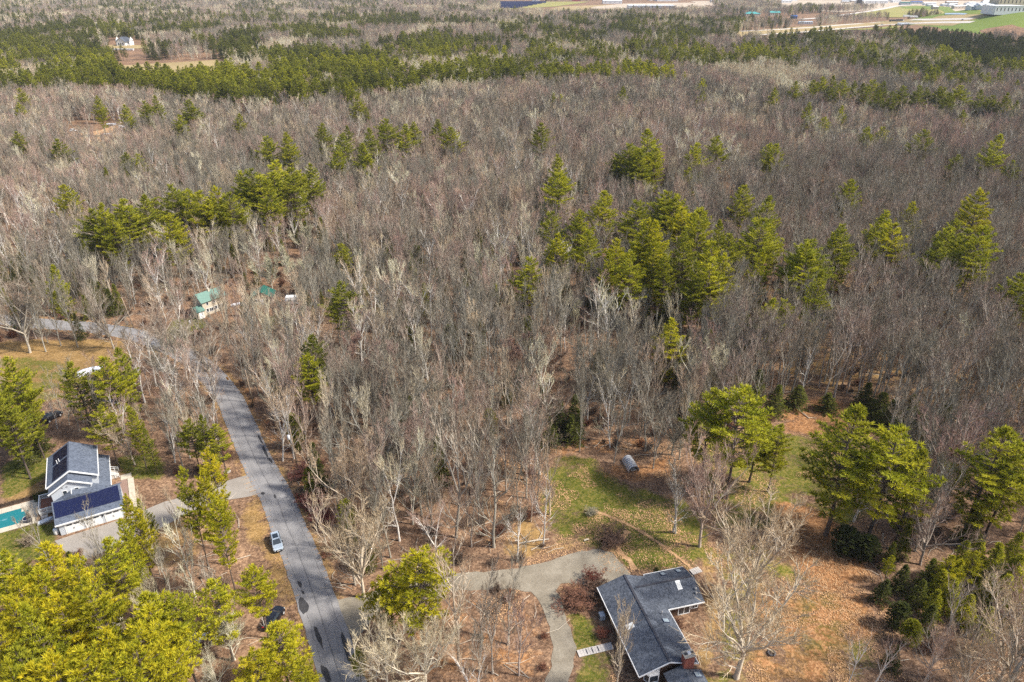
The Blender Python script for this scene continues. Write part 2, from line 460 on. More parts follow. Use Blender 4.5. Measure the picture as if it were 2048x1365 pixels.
# ------------------------------------------------------------------ land
ROAD_PX = [(686, 1365), (636, 1209), (597, 1101), (577, 1055), (553, 994), (517, 928), (480, 845), (463, 805), (432, 762), (395, 726), (345, 697), (300, 680), (246, 665), (200, 658), (161, 653), (110, 650), (64, 646)]
road_pts = [at(*p) for p in ROAD_PX]
d0 = np.array(road_pts[0]) - np.array(road_pts[1]); d1 = np.array(road_pts[-1]) - np.array(road_pts[-2])
road_pts = [tuple(np.array(road_pts[0]) + d0 / np.linalg.norm(d0) * k) for k in (75, 30)] + road_pts + [tuple(np.array(road_pts[-1]) + np.array((-1, 0.22)) * k) for k in (40, 90, 200, 500)]
ROAD = spline(road_pts, 1.5)
RW = 3.0
def road_dist(x, y):
    x = np.asarray(x, float); y = np.asarray(y, float)
    d = np.full(x.shape, 1e9)
    for p in ROAD[::2]: d = np.minimum(d, (x - p[0]) ** 2 + (y - p[1]) ** 2)
    return np.sqrt(d)

GRAVEL_PX = [(668, 1200), (725, 1192), (790, 1166), (860, 1152), (930, 1147), (1024, 1140), (1101, 1121), (1151, 1105), (1197, 1098), (1224, 1105), (1262, 1148), (1250, 1172), (1201, 1171), (1124, 1167), (1114, 1182), (1124, 1213), (1139, 1255), (1151, 1294), (1149, 1332), (1130, 1390), (1080, 1390), (1103, 1332), (1107, 1294), (1095, 1244), (1082, 1205), (1062, 1186), (1024, 1178), (930, 1182), (860, 1186), (800, 1202), (748, 1228), (728, 1262), (705, 1282)]
GRAVEL = poly(GRAVEL_PX)
APRON_PX = [(110, 1082), (246, 1038), (330, 1004), (400, 984), (440, 966), (505, 948), (520, 990), (445, 1002), (385, 1022), (305, 1066), (250, 1086), (168, 1122), (140, 1112)]
APRON = poly(APRON_PX)
LAWNS = [
    (0.62, [(1085, 935), (1130, 908), (1190, 915), (1250, 960), (1320, 985), (1395, 1010), (1420, 1090), (1395, 1140), (1300, 1145), (1262, 1148), (1215, 1098), (1150, 1090), (1105, 1085), (1075, 1010)]),
    (0.75, [(1090, 950), (1180, 945), (1270, 1010), (1340, 1060), (1300, 1055), (1180, 1010), (1095, 985)]),
    (0.80, [(1235, 1070), (1290, 1070), (1360, 1140), (1270, 1142), (1240, 1110)]),
    (0.60, [(1380, 880), (1560, 860), (1760, 900), (1800, 980), (1700, 1060), (1560, 1060), (1420, 1060)]),
    (0.47, [(1410, 1100), (1560, 1080), (1660, 1150), (1780, 1230), (1740, 1390), (1400, 1390), (1440, 1250)]),
    (0.62, [(1600, 1200), (1680, 1180), (1700, 1250), (1660, 1320), (1600, 1300)]),
    (0.85, [(1130, 1225), (1165, 1222), (1205, 1255), (1200, 1290), (1155, 1296)]),
    (0.55, [(1150, 1300), (1240, 1300), (1260, 1390), (1140, 1390)]),
    (0.80, [(0, 930), (60, 905), (100, 888), (100, 965), (40, 985), (0, 1000)]),
    (0.75, [(-60, 1065), (115, 1040), (118, 1085), (120, 1115), (-60, 1160)]),
    (0.75, [(208, 915), (300, 905), (335, 925), (330, 960), (262, 965), (245, 945)]),
    (0.55, [(-60, 720), (60, 710), (150, 730), (130, 790), (80, 815), (-60, 800)]),
    (0.9, [(345, 640), (400, 632), (415, 655), (370, 668), (330, 668)]),
    (0.6, [(515, 632), (565, 628), (560, 665), (520, 668)]),
]
DRYS = [
    (0.45, [(1500, 560), (2100, 560), (2100, 850), (1800, 800), (1560, 780)]),
    (0.8, [(-60, 690), (60, 680), (230, 680), (290, 700), (250, 745), (150, 790), (60, 815), (-60, 800)]),
    (0.75, [(40, 960), (100, 900), (105, 985), (60, 1000), (0, 1010)]),
    (0.7, [(480, 1000), (520, 1010), (545, 1075), (560, 1110), (600, 1250), (590, 1300), (560, 1200), (520, 1110), (480, 1060)]),
    (0.6, [(1050, 1010), (1110, 1085), (1190, 1095), (1100, 1115), (1000, 1120), (1020, 1060)]),
    (0.6, [(1400, 1090), (1450, 1100), (1450, 1250), (1420, 1390), (1380, 1390), (1400, 1250)]),
    (0.55, [(240, 1075), (330, 1030), (400, 1030), (420, 1100), (330, 1140), (270, 1120)]),
]
RUSTS = [
    (0.72, [(1540, 1000), (1640, 1010), (1710, 1080), (1750, 1160), (1640, 1190), (1560, 1110)]), (0.5, [(1500, 1150), (1640, 1180), (1740, 1390), (1480, 1390)]),
    (0.62, [(1560, 800), (1660, 790), (1770, 830), (1770, 870), (1660, 870), (1560, 870)]),
    (0.58, [(1180, 930), (1300, 925), (1350, 900), (1360, 960), (1290, 970), (1210, 960)]),
    (0.58, [(1640, 1150), (1790, 1200), (1770, 1280), (1690, 1280)]),
    (0.40, [(860, 1190), (1060, 1190), (1090, 1260), (1100, 1390), (820, 1390), (760, 1260)]),
    (0.52, [(620, 960), (680, 1100), (720, 1180), (690, 1200), (640, 1080), (590, 960), (520, 840), (545, 830)]),
    (0.55, [(490, 760), (540, 840), (560, 900), (530, 880), (480, 790), (465, 750)]),
    (0.50, [(1130, 880), (1300, 870), (1350, 900), (1100, 915)]),
    (0.55, [(1150, 1165), (1210, 1165), (1215, 1230), (1140, 1230), (1115, 1185)]),
]
def axis(a, b, step, lo, hi, grow=1.12):
    mid = list(np.arange(a, b + 1e-6, step))
    s, l = step, [a]
    while l[-1] > lo: s *= grow; l.append(l[-1] - s)
    s, r = step, [b]
    while r[-1] < hi: s *= grow; r.append(r[-1] + s)
    return np.array(l[:0:-1] + mid + r[1:])
gx = axis(-175, 175, 1.1, -9000, 9000); gy = axis(48, 235, 1.1, -2500, 16000, 1.09)
GX, GY = np.meshgrid(gx, gy)
GZ = hgt(GX, GY)
def zone_field(lst):
    f = np.zeros(GX.shape)
    for w, px in lst:
        f = np.maximum(f, inside(poly(px), GX, GY) * w)
    for _ in range(2):
        f[1:-1, 1:-1] = (f[1:-1, 1:-1] * 2 + f[:-2, 1:-1] + f[2:, 1:-1] + f[1:-1, :-2] + f[1:-1, 2:]) / 6
    return f
zr, zg, zb_ = zone_field(LAWNS), zone_field(DRYS), zone_field(RUSTS)
near = (np.abs(GX) < 180) & (GY > 40) & (GY < 240)
rd = np.full(GX.shape, 99.0)
rd[near] = road_dist(GX[near], GY[near])
zg = np.maximum(zg, np.clip(1 - (rd - RW - 0.5) / 2.5, 0, 1) * 0.55)
ny, nx = GX.shape
idx = np.arange(nx * ny).reshape(ny, nx)
quads = np.stack([idx[:-1, :-1], idx[:-1, 1:], idx[1:, 1:], idx[1:, :-1]], -1).reshape(-1, 4)
gm = bpy.data.meshes.new("ground")
gm.vertices.add(nx * ny); gm.vertices.foreach_set("co", np.stack([GX, GY, GZ], -1).ravel())
gm.loops.add(quads.size); gm.loops.foreach_set("vertex_index", quads.ravel())
gm.polygons.add(len(quads)); gm.polygons.foreach_set("loop_start", np.arange(0, quads.size, 4))
gm.polygons.foreach_set("loop_total", np.full(len(quads), 4))
gm.update(calc_edges=True)
at_ = gm.attributes.new("zone", "FLOAT_COLOR", "POINT")
at_.data.foreach_set("color", np.stack([zr, zg, zb_, np.ones_like(zr)], -1).ravel())
gm.materials.append(M["ground"])
gm.polygons.foreach_set("use_smooth", [True] * len(quads))
tag(link("ground", gm), "brown forest floor with patches of lawn and drifted leaves", kind="structure")

def sheet(name, P, z, mat, jitter=0.0, seed=1, step=1.2, label=None, kind="structure"):
    """flat irregular sheet lying z above the land; P outline in metres"""
    rng = random.Random(seed)
    out = []
    n = len(P)
    for i in range(n):
        a, b = np.array(P[i]), np.array(P[(i + 1) % n])
        k = max(1, int(np.linalg.norm(b - a) / step))
        for q in range(k):
            p = a + (b - a) * q / k
            out.append((p[0] + rng.uniform(-1, 1) * jitter, p[1] + rng.uniform(-1, 1) * jitter))
    me = bpy.data.meshes.new(name)
    import bmesh
    bm = bmesh.new()
    vs = [bm.verts.new((x, y, float(hgt(x, y)) + z)) for x, y in out]
    f = bm.faces.new(vs)
    f.normal_update()
    if f.normal.z < 0: f.normal_flip()
    bmesh.ops.triangulate(bm, faces=[f])
    bm.to_mesh(me); bm.free()
    me.materials.append(mat)
    o = link(name, me)
    return tag(o, label, kind=kind)

def strip(name, C, w, z, mat, label=None, jit=0.0, seed=3, uv=True):
    rng = random.Random(seed)
    mb = MB(); us = []
    L = len(C)
    acc = 0
    rows = []
    for i in range(L):
        d = C[min(i + 1, L - 1)] - C[max(i - 1, 0)]
        d = d / np.linalg.norm(d); nrm = np.array((d[1], -d[0]))
        if i: acc += np.linalg.norm(C[i] - C[i - 1])
        row = []
        for k, s in enumerate((-1, -0.5, 0, 0.5, 1)):
            p = C[i] + nrm * w * s
            if abs(s) == 1 and jit: p = p + nrm * rng.uniform(-jit, jit)
            row.append((len(mb.v), (s + 1) / 2, acc / 6.0))
            mb.v.append((p[0], p[1], float(hgt(p[0], p[1])) + z + (0.06 * (1 - s * s) if w > 2 else 0)))
        rows.append(row)
    uvs = []
    for i in range(L - 1):
        for k in range(4):
            q = (rows[i][k], rows[i][k + 1], rows[i + 1][k + 1], rows[i + 1][k])
            mb.f.append(tuple(r[0] for r in q)); mb.m.append(0)
            uvs += [c for r in q for c in (r[1], r[2])]
    me = mb.mesh(name, mat, True)
    ul = me.uv_layers.new(name="run")
    ul.data.foreach_set("uv", uvs)
    return tag(link(name, me), label, kind="structure")

strip("road", ROAD, RW, 0.05, M["asphalt"], "narrow worn grey asphalt road curving through the woods", 0.12)
sheet("gravel_driveway", GRAVEL, 0.04, M["gravel"], 0.22, 2, 1.0, "grey gravel driveway curving past the ranch house")
sheet("paved_driveway", APRON, 0.045, M["paving"], 0.08, 4, 1.5, "pale paved driveway in front of the three white garage doors")
# tar repairs in the road (u, v centre; length, half width)
for i, (u, v, L_, w_, a_) in enumerate([(607, 1213, 3.6, 0.75, 0.0), (600, 1170, 1.9, 0.28, 0.05), (606, 1186, 1.1, 0.2, 0.2), (637, 1275, 5.2, 0.32, 0.05), (690, 1290, 6.2, 0.38, -0.05), (706, 1330, 3.0, 0.3, -0.1), (652, 1350, 3.5, 0.5, 0.1), (531, 905, 5.5, 0.32, 0.0), (541, 922, 2.2, 0.3, 0.1), (526, 988, 1.0, 0.4, 0.3), (550, 994, 1.4, 0.22, 0.0), (521, 880, 4.0, 0.25, 0.0)]):
    x, y = at(u, v)
    j = int(np.argmin((ROAD[:, 0] - x) ** 2 + (ROAD[:, 1] - y) ** 2))
    d = ROAD[j + 1] - ROAD[j - 1]; a = math.atan2(d[1], d[0]) + a_
    rng = random.Random(i)
    P = []
    for k in range(14):
        t = 2 * math.pi * k / 14
        r = rng.uniform(0.7, 1.15)
        lx, ly = math.cos(t) * L_ / 2 * r, math.sin(t) * w_ * r
        P.append((x + lx * math.cos(a) - ly * math.sin(a), y + lx * math.sin(a) + ly * math.cos(a)))
    sheet("tar_patch", P, 0.125, M["tar"], 0, i, 5)
# leaf-filled edging across the lawn
edge_c = spline([at(*p) for p in [(1186, 1022), (1215, 1032), (1250, 1047), (1285, 1065), (1325, 1092), (1355, 1114), (1392, 1145)]], 0.6)
strip("garden_edging", edge_c, 0.28, 0.06, M["leafpath"], "curving leaf filled edging across the lawn", 0.12)
edge_b = spline([at(*p) for p in [(1256, 1062), (1245, 1075), (1236, 1085), (1240, 1105), (1262, 1125), (1270, 1140)]], 0.6)
strip("garden_bed", edge_b, 0.5, 0.06, M["leafpath"], "narrow leafy bed edging the small lawn", 0.25)

# ------------------------------------------------------------------ tree prototypes
def rot_about(v, ax, a):
    return Matrix.Rotation(a, 3, ax) @ v

class TreeMB(MB):
    def __init__(self): super().__init__(); self.cl = []
    def tri(self, a, b, c):
        n = len(self.v); self.v += [a, b, c]; self.f.append((n, n + 1, n + 2)); self.m.append(self.mi)

def perp(d, rng):
    r = Vector((rng.uniform(-1, 1), rng.uniform(-1, 1), rng.uniform(-1, 1)))
    p = d.cross(r)
    return p.normalized() if p.length > 1e-4 else Vector((1, 0, 0))

def gen_bare(seed, H=19.0, r0=0.2, fork=0.38, lead=3, spread=0.35, up=0.25, n2=7, n3=6, n4=4, tw=0.028, wild=0.18, low=0.3, side=6, stems=1):
    """leafless hardwood: trunk mesh (trunk and leaders) and crown mesh (branches and twigs)"""
    rng = random.Random(seed)
    T, C = TreeMB(), TreeMB()
    def path(p, d, L, n, wob, lift):
        pts = [p.copy()]
        for i in range(n):
            d = (d + Vector((rng.gauss(0, wob), rng.gauss(0, wob), rng.gauss(0, wob * 0.6) + lift))).normalized()
            p = p + d * (L / n); pts.append(p.copy())
        return pts, d
    def along(pts, t):
        s = t * (len(pts) - 1); i = min(int(s), len(pts) - 2)
        return pts[i].lerp(pts[i + 1], s - i), (pts[i + 1] - pts[i]).normalized()
    def twig(p, d, L):
        for k in range(n4):
            q, dd = p + d * L * rng.uniform(0.1, 0.95), (d + perp(d, rng) * rng.uniform(0.2, 0.55) + Vector((0, 0, up * 0.6))).normalized()
            l = L * rng.uniform(0.5, 1.0)
            s = perp(dd, rng) * tw * 0.55
            C.tri(tuple(q - s), tuple(q + s), tuple(q + dd * l))
    def sub(p, d, L, r):
        pts, d2 = path(p, d, L, 3, wild, up * 0.5)
        C.mi = 0 if r > 0.03 else 1
        C.tube(pts, [r, r * 0.8, r * 0.6, r * 0.35], 3, False)
        C.mi = 1
        for k in range(n3):
            q, dd = along(pts, rng.uniform(0.2, 1.0))
            nd = (dd + perp(dd, rng) * rng.uniform(0.25, 0.65) + Vector((0, 0, up))).normalized()
            l = L * rng.uniform(0.45, 0.85)
            s = perp(nd, rng) * tw
            e = q + nd * l
            C.tri(tuple(q - s), tuple(q + s), tuple(e))
            twig(q, nd, l)
        twig(pts[-2], d2, L * 0.4)
    def branch(p, d, L, r, mb):
        pts, d2 = path(p, d, L, 5, wild, up * 0.4)
        mb.mi = 0
        mb.tube(pts, [r * (1 - 0.16 * i) for i in range(6)], 4, False)
        for k in range(n2):
            t = 0.22 + 0.78 * (k + rng.random()) / n2
            q, dd = along(pts, min(t, 1))
            nd = (dd + perp(dd, rng) * rng.uniform(0.35, 0.8) * (1 + wild) + Vector((0, 0, up))).normalized()
            sub(q, nd, L * rng.uniform(0.34, 0.58) * (1.15 - 0.5 * t), max(r * 0.6 * (1.1 - 0.5 * t), tw * 1.0))
        sub(pts[-1], d2, L * 0.35, r * 0.25)
    for s in range(stems):
        base = Vector((0, 0, -0.3)) if stems == 1 else Vector((rng.uniform(-.4, .4), rng.uniform(-.4, .4), -0.3))
        dd = Vector((rng.gauss(0, 0.05), rng.gauss(0, 0.05), 1)).normalized() if stems == 1 else Vector((rng.gauss(0, 0.22), rng.gauss(0, 0.22), 1)).normalized()
        tp, td = path(base, dd, H * fork, 5, 0.035 + wild * 0.1, 0.05)
        T.tube(tp, [r0 * (1.25 if i == 0 else 1 - 0.06 * i) for i in range(6)], 6, False)
        for k in range(side):
            t = low + (1 - low) * rng.random()
            q, dd = along(tp, t)
            az = rng.uniform(0, 2 * math.pi)
            nd = Vector((math.cos(az), math.sin(az), rng.uniform(0.25, 0.9) + up)).normalized()
            branch(q, nd, H * rng.uniform(0.14, 0.28) * (0.6 + spread), r0 * 0.33, C)
        a0 = rng.uniform(0, 6.28)
        for k in range(lead):
            az = a0 + 2 * math.pi * k / lead + rng.uniform(-.4, .4)
            sp = spread * rng.uniform(0.6, 1.3) * (0.25 if k == 0 else 1)
            nd = Vector((math.cos(az) * sp, math.sin(az) * sp, 1)).normalized()
            LL = H * (1 - fork) * rng.uniform(0.8, 1.02)
            lp, ld = path(tp[-1], nd, LL, 6, wild * 0.5, 0.04)
            rr = r0 * (0.68 if lead > 1 else 0.8)
            T.tube(lp, [rr * (1 - 0.14 * i) for i in range(7)], 5, False)
            for j in range(6 if lead > 2 else 9):
                t = 0.08 + 0.92 * rng.random()
                q, d3 = along(lp, t)
                az2 = rng.uniform(0, 6.28)
                out = Vector((math.cos(az2), math.sin(az2), 0))
                nd2 = (d3 * 0.9 + out * rng.uniform(0.45, 0.95) * (0.6 + spread) + Vector((0, 0, up))).normalized()
                branch(q, nd2, LL * rng.uniform(0.30, 0.52) * (1.15 - 0.55 * t), rr * 0.5 * (1.1 - 0.6 * t), C)
            branch(lp[-1], ld, LL * 0.22, rr * 0.2, C)
    return T, C

def gen_conifer(seed, H=22.0, r0=0.25, z0=0.3, R=3.6, whorl=0.85, nb=5, shape="pine", rise=0.15, blades=8, bl=0.42, bw=0.085, dens=1.0, gap=0.27):
    rng = random.Random(seed)
    T, C = TreeMB(), TreeMB()
    T.mi = 0
    lean = Vector((rng.gauss(0, 0.012), rng.gauss(0, 0.012), 0))
    def axis_pt(z): return Vector((lean.x * z + 0.12 * math.sin(z * 0.35 + seed), lean.y * z + 0.12 * math.cos(z * 0.3 + seed), z))
    T.tube([axis_pt(z) + Vector((0, 0, -0.3 if z == 0 else 0)) for z in np.linspace(0, H * 0.97, 9)], [r0 * (1.25 - 0.25 * min(i, 1) - 0.112 * i + 0.02) for i in range(9)], 7, False)
    cl = []
    def tuft(p, d, s, shade):
        for k in range(blades):
            dd = (d * 1.0 + Vector((rng.gauss(0, .5), rng.gauss(0, .5), rng.gauss(0.28, .38)))).normalized()
            l = bl * s * rng.uniform(0.7, 1.3)
            w = perp(dd, rng) * bw * s
            C.mi = 0
            C.tri(tuple(p - w), tuple(p + w), tuple(p + dd * l)); cl.append(min(1, max(0, shade + rng.uniform(-.2, .2))))
    z = H * z0
    while z < H * 0.985:
        t = (z - H * z0) / (H * (1 - z0))
        if shape == "pine":
            prof = (0.5 + 0.5 * math.sin(min(t, 0.5) * math.pi)) if t < 0.4 else max(0.10, (1 - (t - 0.4) / 0.6) ** 0.75) * (0.5 + 0.5 * math.sin(0.4 * math.pi)) 
        elif shape == "cone":
            prof = max(0.04, (1 - t)) ** 0.85
        else:
            prof = max(0.06, math.sin(max(0.05, min(0.99, 0.12 + 0.88 * t)) * math.pi) ** 0.6)
        n = nb + (rng.random() < 0.4)
        a0 = rng.uniform(0, 6.28)
        for k in range(n):
            if rng.random() < gap: continue
            az = a0 + 2 * math.pi * k / n + rng.uniform(-.35, .35)
            L = R * prof * (rng.uniform(0.6, 1.2) if shape == "pine" else rng.uniform(0.8, 1.1))
            if L < 0.25: L = 0.25
            d = Vector((math.cos(az), math.sin(az), rise * (0.6 + 1.3 * t) + rng.uniform(-.1, .1) + (1.2 * max(0, t - .8) * 4 if shape == "pine" else 0))).normalized()
            p0 = axis_pt(z)
            pts = [p0]
            q = p0.copy(); dd = d.copy()
            ns = 4
            for i in range(ns):
                dd = (dd + Vector((rng.gauss(0, .06), rng.gauss(0, .06), 0.07 if shape == "pine" else -0.03))).normalized()
                q = q + dd * L / ns; pts.append(q.copy())
            T.mi = 0
            br = max(0.025, 0.028 * L)
            C.mi = 1
            C.tube([pts[0], pts[2], pts[4]], [br, br * .6, br * .25], 3, False); cl.extend([0.5] * 6)
            shade = rng.uniform(0.15, 0.85)
            m = max(2, int(L * 2.6 * dens))
            for i in range(m):
                f = 0.28 + 0.72 * (i + rng.random()) / m if shape == "pine" else 0.1 + 0.9 * (i + rng.random()) / m
                s = min(f, 0.999) * ns; j = int(s)
                c = pts[j].lerp(pts[j + 1], s - j)
                bd = (pts[j + 1] - pts[j]).normalized()
                side = bd.cross(Vector((0, 0, 1))).normalized() * (1 if i % 2 else -1)
                sl_ = L * 0.33 * (1.25 - f) * rng.uniform(0.6, 1.2)
                sd = (bd * 0.65 + side).normalized()
                kk = max(1, int(sl_ / 0.42))
                for w_ in range(kk):
                    tuft(c + sd * sl_ * (w_ + 0.5) / kk, sd, 1.0, shade)
                if rng.random() < 0.6: tuft(c, (bd + Vector((0, 0, .5))).normalized(), 0.9, shade)
            tuft(pts[-1], dd, 1.1, min(1, shade + .1))
        z += whorl * (1.15 - 0.5 * t) * rng.uniform(0.8, 1.2)
    for _ in range(3): tuft(axis_pt(H * 0.97), Vector((0, 0, 1)), 1.2, 0.6)
    C.cl = cl
    return T, C

def conifer_mesh(C, name):
    me = C.mesh(name, [M["needle"], M["pinebark"]])
    a = me.attributes.new("clump", "FLOAT", "FACE")
    a.data.foreach_set("value", np.array(C.cl, float)) if len(C.cl) == len(C.f) else None
    return me

PROTO = {}
def add_proto(kind, T, C, crown_mats, trunk_mat, conifer=False):
    tm = T.mesh(kind + "_trunk", [trunk_mat], True)
    cm = conifer_mesh(C, kind + "_crown") if conifer else C.mesh(kind + "_crown", crown_mats)
    # one joined mesh for the mass of the forest
    J = TreeMB()
    n = len(T.v)
    J.v = T.v + C.v; J.f = T.f + [tuple(i + n for i in f) for f in C.f]
    if conifer:
        J.m = [1] * len(T.f) + C.m; J.cl = [0.5] * len(T.f) + C.cl
        jm = conifer_mesh(J, kind + "_tree")
    else:
        J.m = [0] * len(T.f) + [1 + k for k in C.m]
        jm = J.mesh(kind + "_tree", [trunk_mat] + crown_mats)
    PROTO.setdefault(kind, []).append((tm, cm, jm))

BK, TWM = M["bark"], M["twig"]
for s in range(9):       # forest maples and ashes: tall, narrow, ascending limbs
    add_proto("forest", *gen_bare(10 + s, H=19, r0=0.20, fork=0.30 + 0.05 * (s % 4), lead=1 + s % 4, spread=0.28 + 0.11 * (s % 3), up=0.36, n2=6, n3=4, n4=1, tw=0.034, wild=0.14), [BK, TWM], BK)
for s in range(3):       # spreading oaks
    add_proto("oak", *gen_bare(40 + s, H=18, r0=0.32, fork=0.28, lead=6, spread=0.75, up=0.22, n2=8, n3=5, n4=2, wild=0.2, tw=0.034), [BK, TWM], BK)
for s in range(3):       # birches: white trunk and limbs
    add_proto("birch", *gen_bare(60 + s, H=17, r0=0.21, fork=0.45, lead=2 + s % 2, spread=0.45, up=0.22, n2=4, n3=4, n4=2, wild=0.17, tw=0.030), [M["birch"], TWM], M["birch"])
for s in range(3):       # trees in bud: dense fine twigs
    add_proto("budding", *gen_bare(50 + s, H=15, r0=0.18, fork=0.25, lead=4, spread=0.6, up=0.3, n2=7, n3=7, n4=5, wild=0.16, tw=0.05), [BK, TWM], BK)
for s in range(4):       # tall trunks of the open oak woods, crowns high up
    add_proto("tallwood", *gen_bare(70 + s, H=20, r0=0.21, fork=0.52, lead=3, spread=0.5, up=0.28, n2=5, n3=4, n4=2, wild=0.16, tw=0.032, low=0.6, side=3), [BK, TWM], BK)
for s in range(3):       # small understory saplings
    add_proto("sapling", *gen_bare(80 + s, H=8, r0=0.06, fork=0.3, lead=3, spread=0.5, up=0.2, n2=4, n3=4, n4=2, wild=0.25, tw=0.022, side=3), [BK, TWM], BK)
for s in range(4):       # far, lighter versions
    add_proto("farbare", *gen_bare(90 + s, H=18, r0=0.22, fork=0.36, lead=3, spread=0.44, up=0.34, n2=4, n3=4, n4=1, tw=0.062, side=4, wild=0.13), [BK, TWM], BK)
for s in range(6):
    add_proto("pine", *gen_conifer(110 + s, H=22, R=4.6 + 0.6 * (s % 3), z0=0.22 + 0.06 * (s % 3), nb=6, blades=10, bl=0.58, bw=0.085, whorl=0.95, rise=0.22), None, M["pinebark"], True)
for s in range(3):
    add_proto("farpine", *gen_conifer(130 + s, H=20, R=4.3, z0=0.26, nb=5, whorl=1.1, blades=6, bl=0.75, bw=0.17, dens=0.7), None, M["pinebark"], True)
for s in range(3):
    add_proto("spruce", *gen_conifer(140 + s, H=12, R=2.9, z0=0.05, nb=6, whorl=0.52, shape="cone", rise=-0.05, blades=8, bl=0.42, bw=0.075, gap=0.12, r0=0.14), None, M["pinebark"], True)
for s in range(2):
    add_proto("cedar", *gen_conifer(150 + s, H=8, R=1.9, z0=0.03, nb=7, whorl=0.42, shape="oval", rise=0.55, blades=8, bl=0.36, bw=0.075, gap=0.1, r0=0.1), None, M["pinebark"], True)
for s in range(3):
    add_proto("shrub", *gen_bare(160 + s, H=2.4, r0=0.035, fork=0.22, lead=4, spread=0.9, up=0.15, n2=5, n3=5, n4=3, tw=0.014, wild=0.3, side=2, stems=5), [M["leafbush"], M["leafbush"]], M["leafbush"])

LABELS = {}
COUNT = {}
def plant(kind, name, cat, x, y, H, tint, label, rng, group=None, wid=1.0, var=None):
    base = {"forest": 19, "tallwood": 20, "budding": 15, "oak": 18, "birch": 17, "sapling": 8, "farbare": 18, "pine": 22, "farpine": 20, "spruce": 12, "cedar": 8, "shrub": 2.4}[kind]
    tm, cm, _ = PROTO[kind][rng.randrange(len(PROTO[kind])) if var is None else var % len(PROTO[kind])]
    e = link(name, None)
    e.location = (x, y, float(hgt(x, y)))
    e.rotation_euler = (0, 0, rng.uniform(0, 6.28))
    s = H / base
    e.scale = (s * wid, s * wid, s)
    tag(e, label, cat, group)
    for nm, me in (("trunk", tm), ("crown", cm)):
        o = link(nm, me, e)
        o["tint"] = float(tint)
    return e

# ------------------------------------------------------------------ where trees may not stand
KEEP = [GRAVEL, APRON] + [poly(p) for p in [
    [(1085, 925), (1180, 908), (1245, 935), (1300, 955), (1380, 940), (1400, 890), (1560, 855), (1700, 850), (1780, 900), (1760, 980), (1690, 1060), (1720, 1140), (1800, 1220), (1770, 1300), (1740, 1400), (1800, 2300), (1130, 2300), (1150, 1300), (1115, 1200), (1130, 1165), (1230, 1100), (1105, 1095), (1070, 1010)],
    [(1560, 795), (1660, 780), (1775, 830), (1775, 875), (1560, 860)],
    [(-200, 695), (60, 690), (240, 680), (290, 705), (220, 765), (120, 830), (60, 860), (20, 800), (-200, 800)],
    [(-200, 900), (60, 870), (100, 850), (215, 880), (330, 895), (340, 950), (430, 960), (430, 1000), (330, 1060), (180, 1130), (110, 1120), (-200, 1130)],
    [(390, 628), (480, 605), (490, 632), (410, 652), (330, 665), (340, 640)],
    [(495, 600), (600, 592), (598, 655), (505, 662)],
    [(470, 1000), (520, 990), (560, 1110), (610, 1260), (600, 1330), (540, 1230), (500, 1100)],
    [(1225, 905), (1300, 905), (1300, 950), (1240, 950)],
]]
FARKEEP = [poly(p) for p in [
    [(225, 124), (448, 119), (465, 150), (430, 180), (260, 182), (235, 160)],
    [(215, 82), (290, 82), (305, 112), (285, 122), (215, 122)],
    [(130, 262), (200, 254), (265, 246), (275, 285), (230, 310), (140, 306)],
    [(1000, 2), (1120, 4), (1200, 2), (1420, 0), (1430, 24), (1240, 30), (1140, 33), (1000, 28)],
    [(1480, 66), (1700, 50), (1800, 38), (1960, 38), (1960, 62), (1840, 76), (1740, 82), (1600, 86), (1460, 92)],
    [(1470, 32), (1620, 34), (1640, 60), (1570, 52), (1470, 48)],
    [(1590, 30), (1720, 26), (1800, 12), (1960, 16), (1985, 24), (1960, 34), (1850, 34), (1780, 40), (1600, 44)],
    [(1560, 0), (2100, 0), (2100, 30), (1960, 22), (1860, 14), (1700, 20), (1560, 22)],
]]
def allowed(x, y, margin=1.0):
    ok = road_dist(x, y) > RW + 1.2 * margin
    for P in KEEP + FARKEEP: ok &= ~inside(P, x, y)
    ok &= ~(((hgt(x, y) > 1.2) | (hgt(x * 1.12, y * 1.12) > 2.5)) & (y > 1050))
    return ok
STANDS = [(w, poly(p)) for w, p in [
    (0.80, [(-200, 108), (180, 102), (250, 125), (262, 165), (225, 215), (100, 185), (-200, 165)]),
    (0.85, [(230, 152), (430, 160), (520, 180), (570, 240), (480, 245), (380, 228), (250, 205)]),
    (0.95, [(340, 106), (545, 106), (565, 124), (440, 124), (350, 126)]),
    (0.82, [(540, 130), (700, 110), (1020, 120), (1020, 165), (1240, 160), (1245, 190), (1060, 205), (860, 212), (700, 225), (560, 225)]),
    (0.75, [(620, 42), (960, 42), (980, 62), (620, 60)]),
    (0.85, [(1000, 55), (1250, 46), (1420, 46), (1560, 62), (1595, 80), (1400, 95), (1240, 100), (1060, 108), (1000, 80)]),
    (0.65, [(1060, 108), (1240, 100), (1440, 120), (1580, 135), (1590, 170), (1400, 170), (1240, 165), (1060, 170)]),
    (0.97, [(1780, 84), (1850, 74), (2048, 100), (2200, 120), (2200, 175), (2048, 165), (1950, 160), (1860, 126)]),
    (0.42, [(-200, 44), (600, 40), (600, 60), (-200, 66)]),
    (0.75, [(560, 210), (700, 205), (720, 240), (600, 240)]),
]]
PLANT_STAND = STANDS[7][1]
def pine_frac(x, y):
    f = np.where(y > 1400, 0.16, np.where(y > 900, 0.40, np.where(y > 560, 0.30, 0.0))) * (vnoise(x / 50 + 9, y / 140) > 0.52) * 1.8
    for w, P in STANDS: f = np.where(inside(P, x, y), np.where(w > .96, .97, w * (0.10 + 1.0 * (vnoise(x / 30 + 3, y / 75) > 0.41))), f)
    return np.clip(f, 0, 0.97)

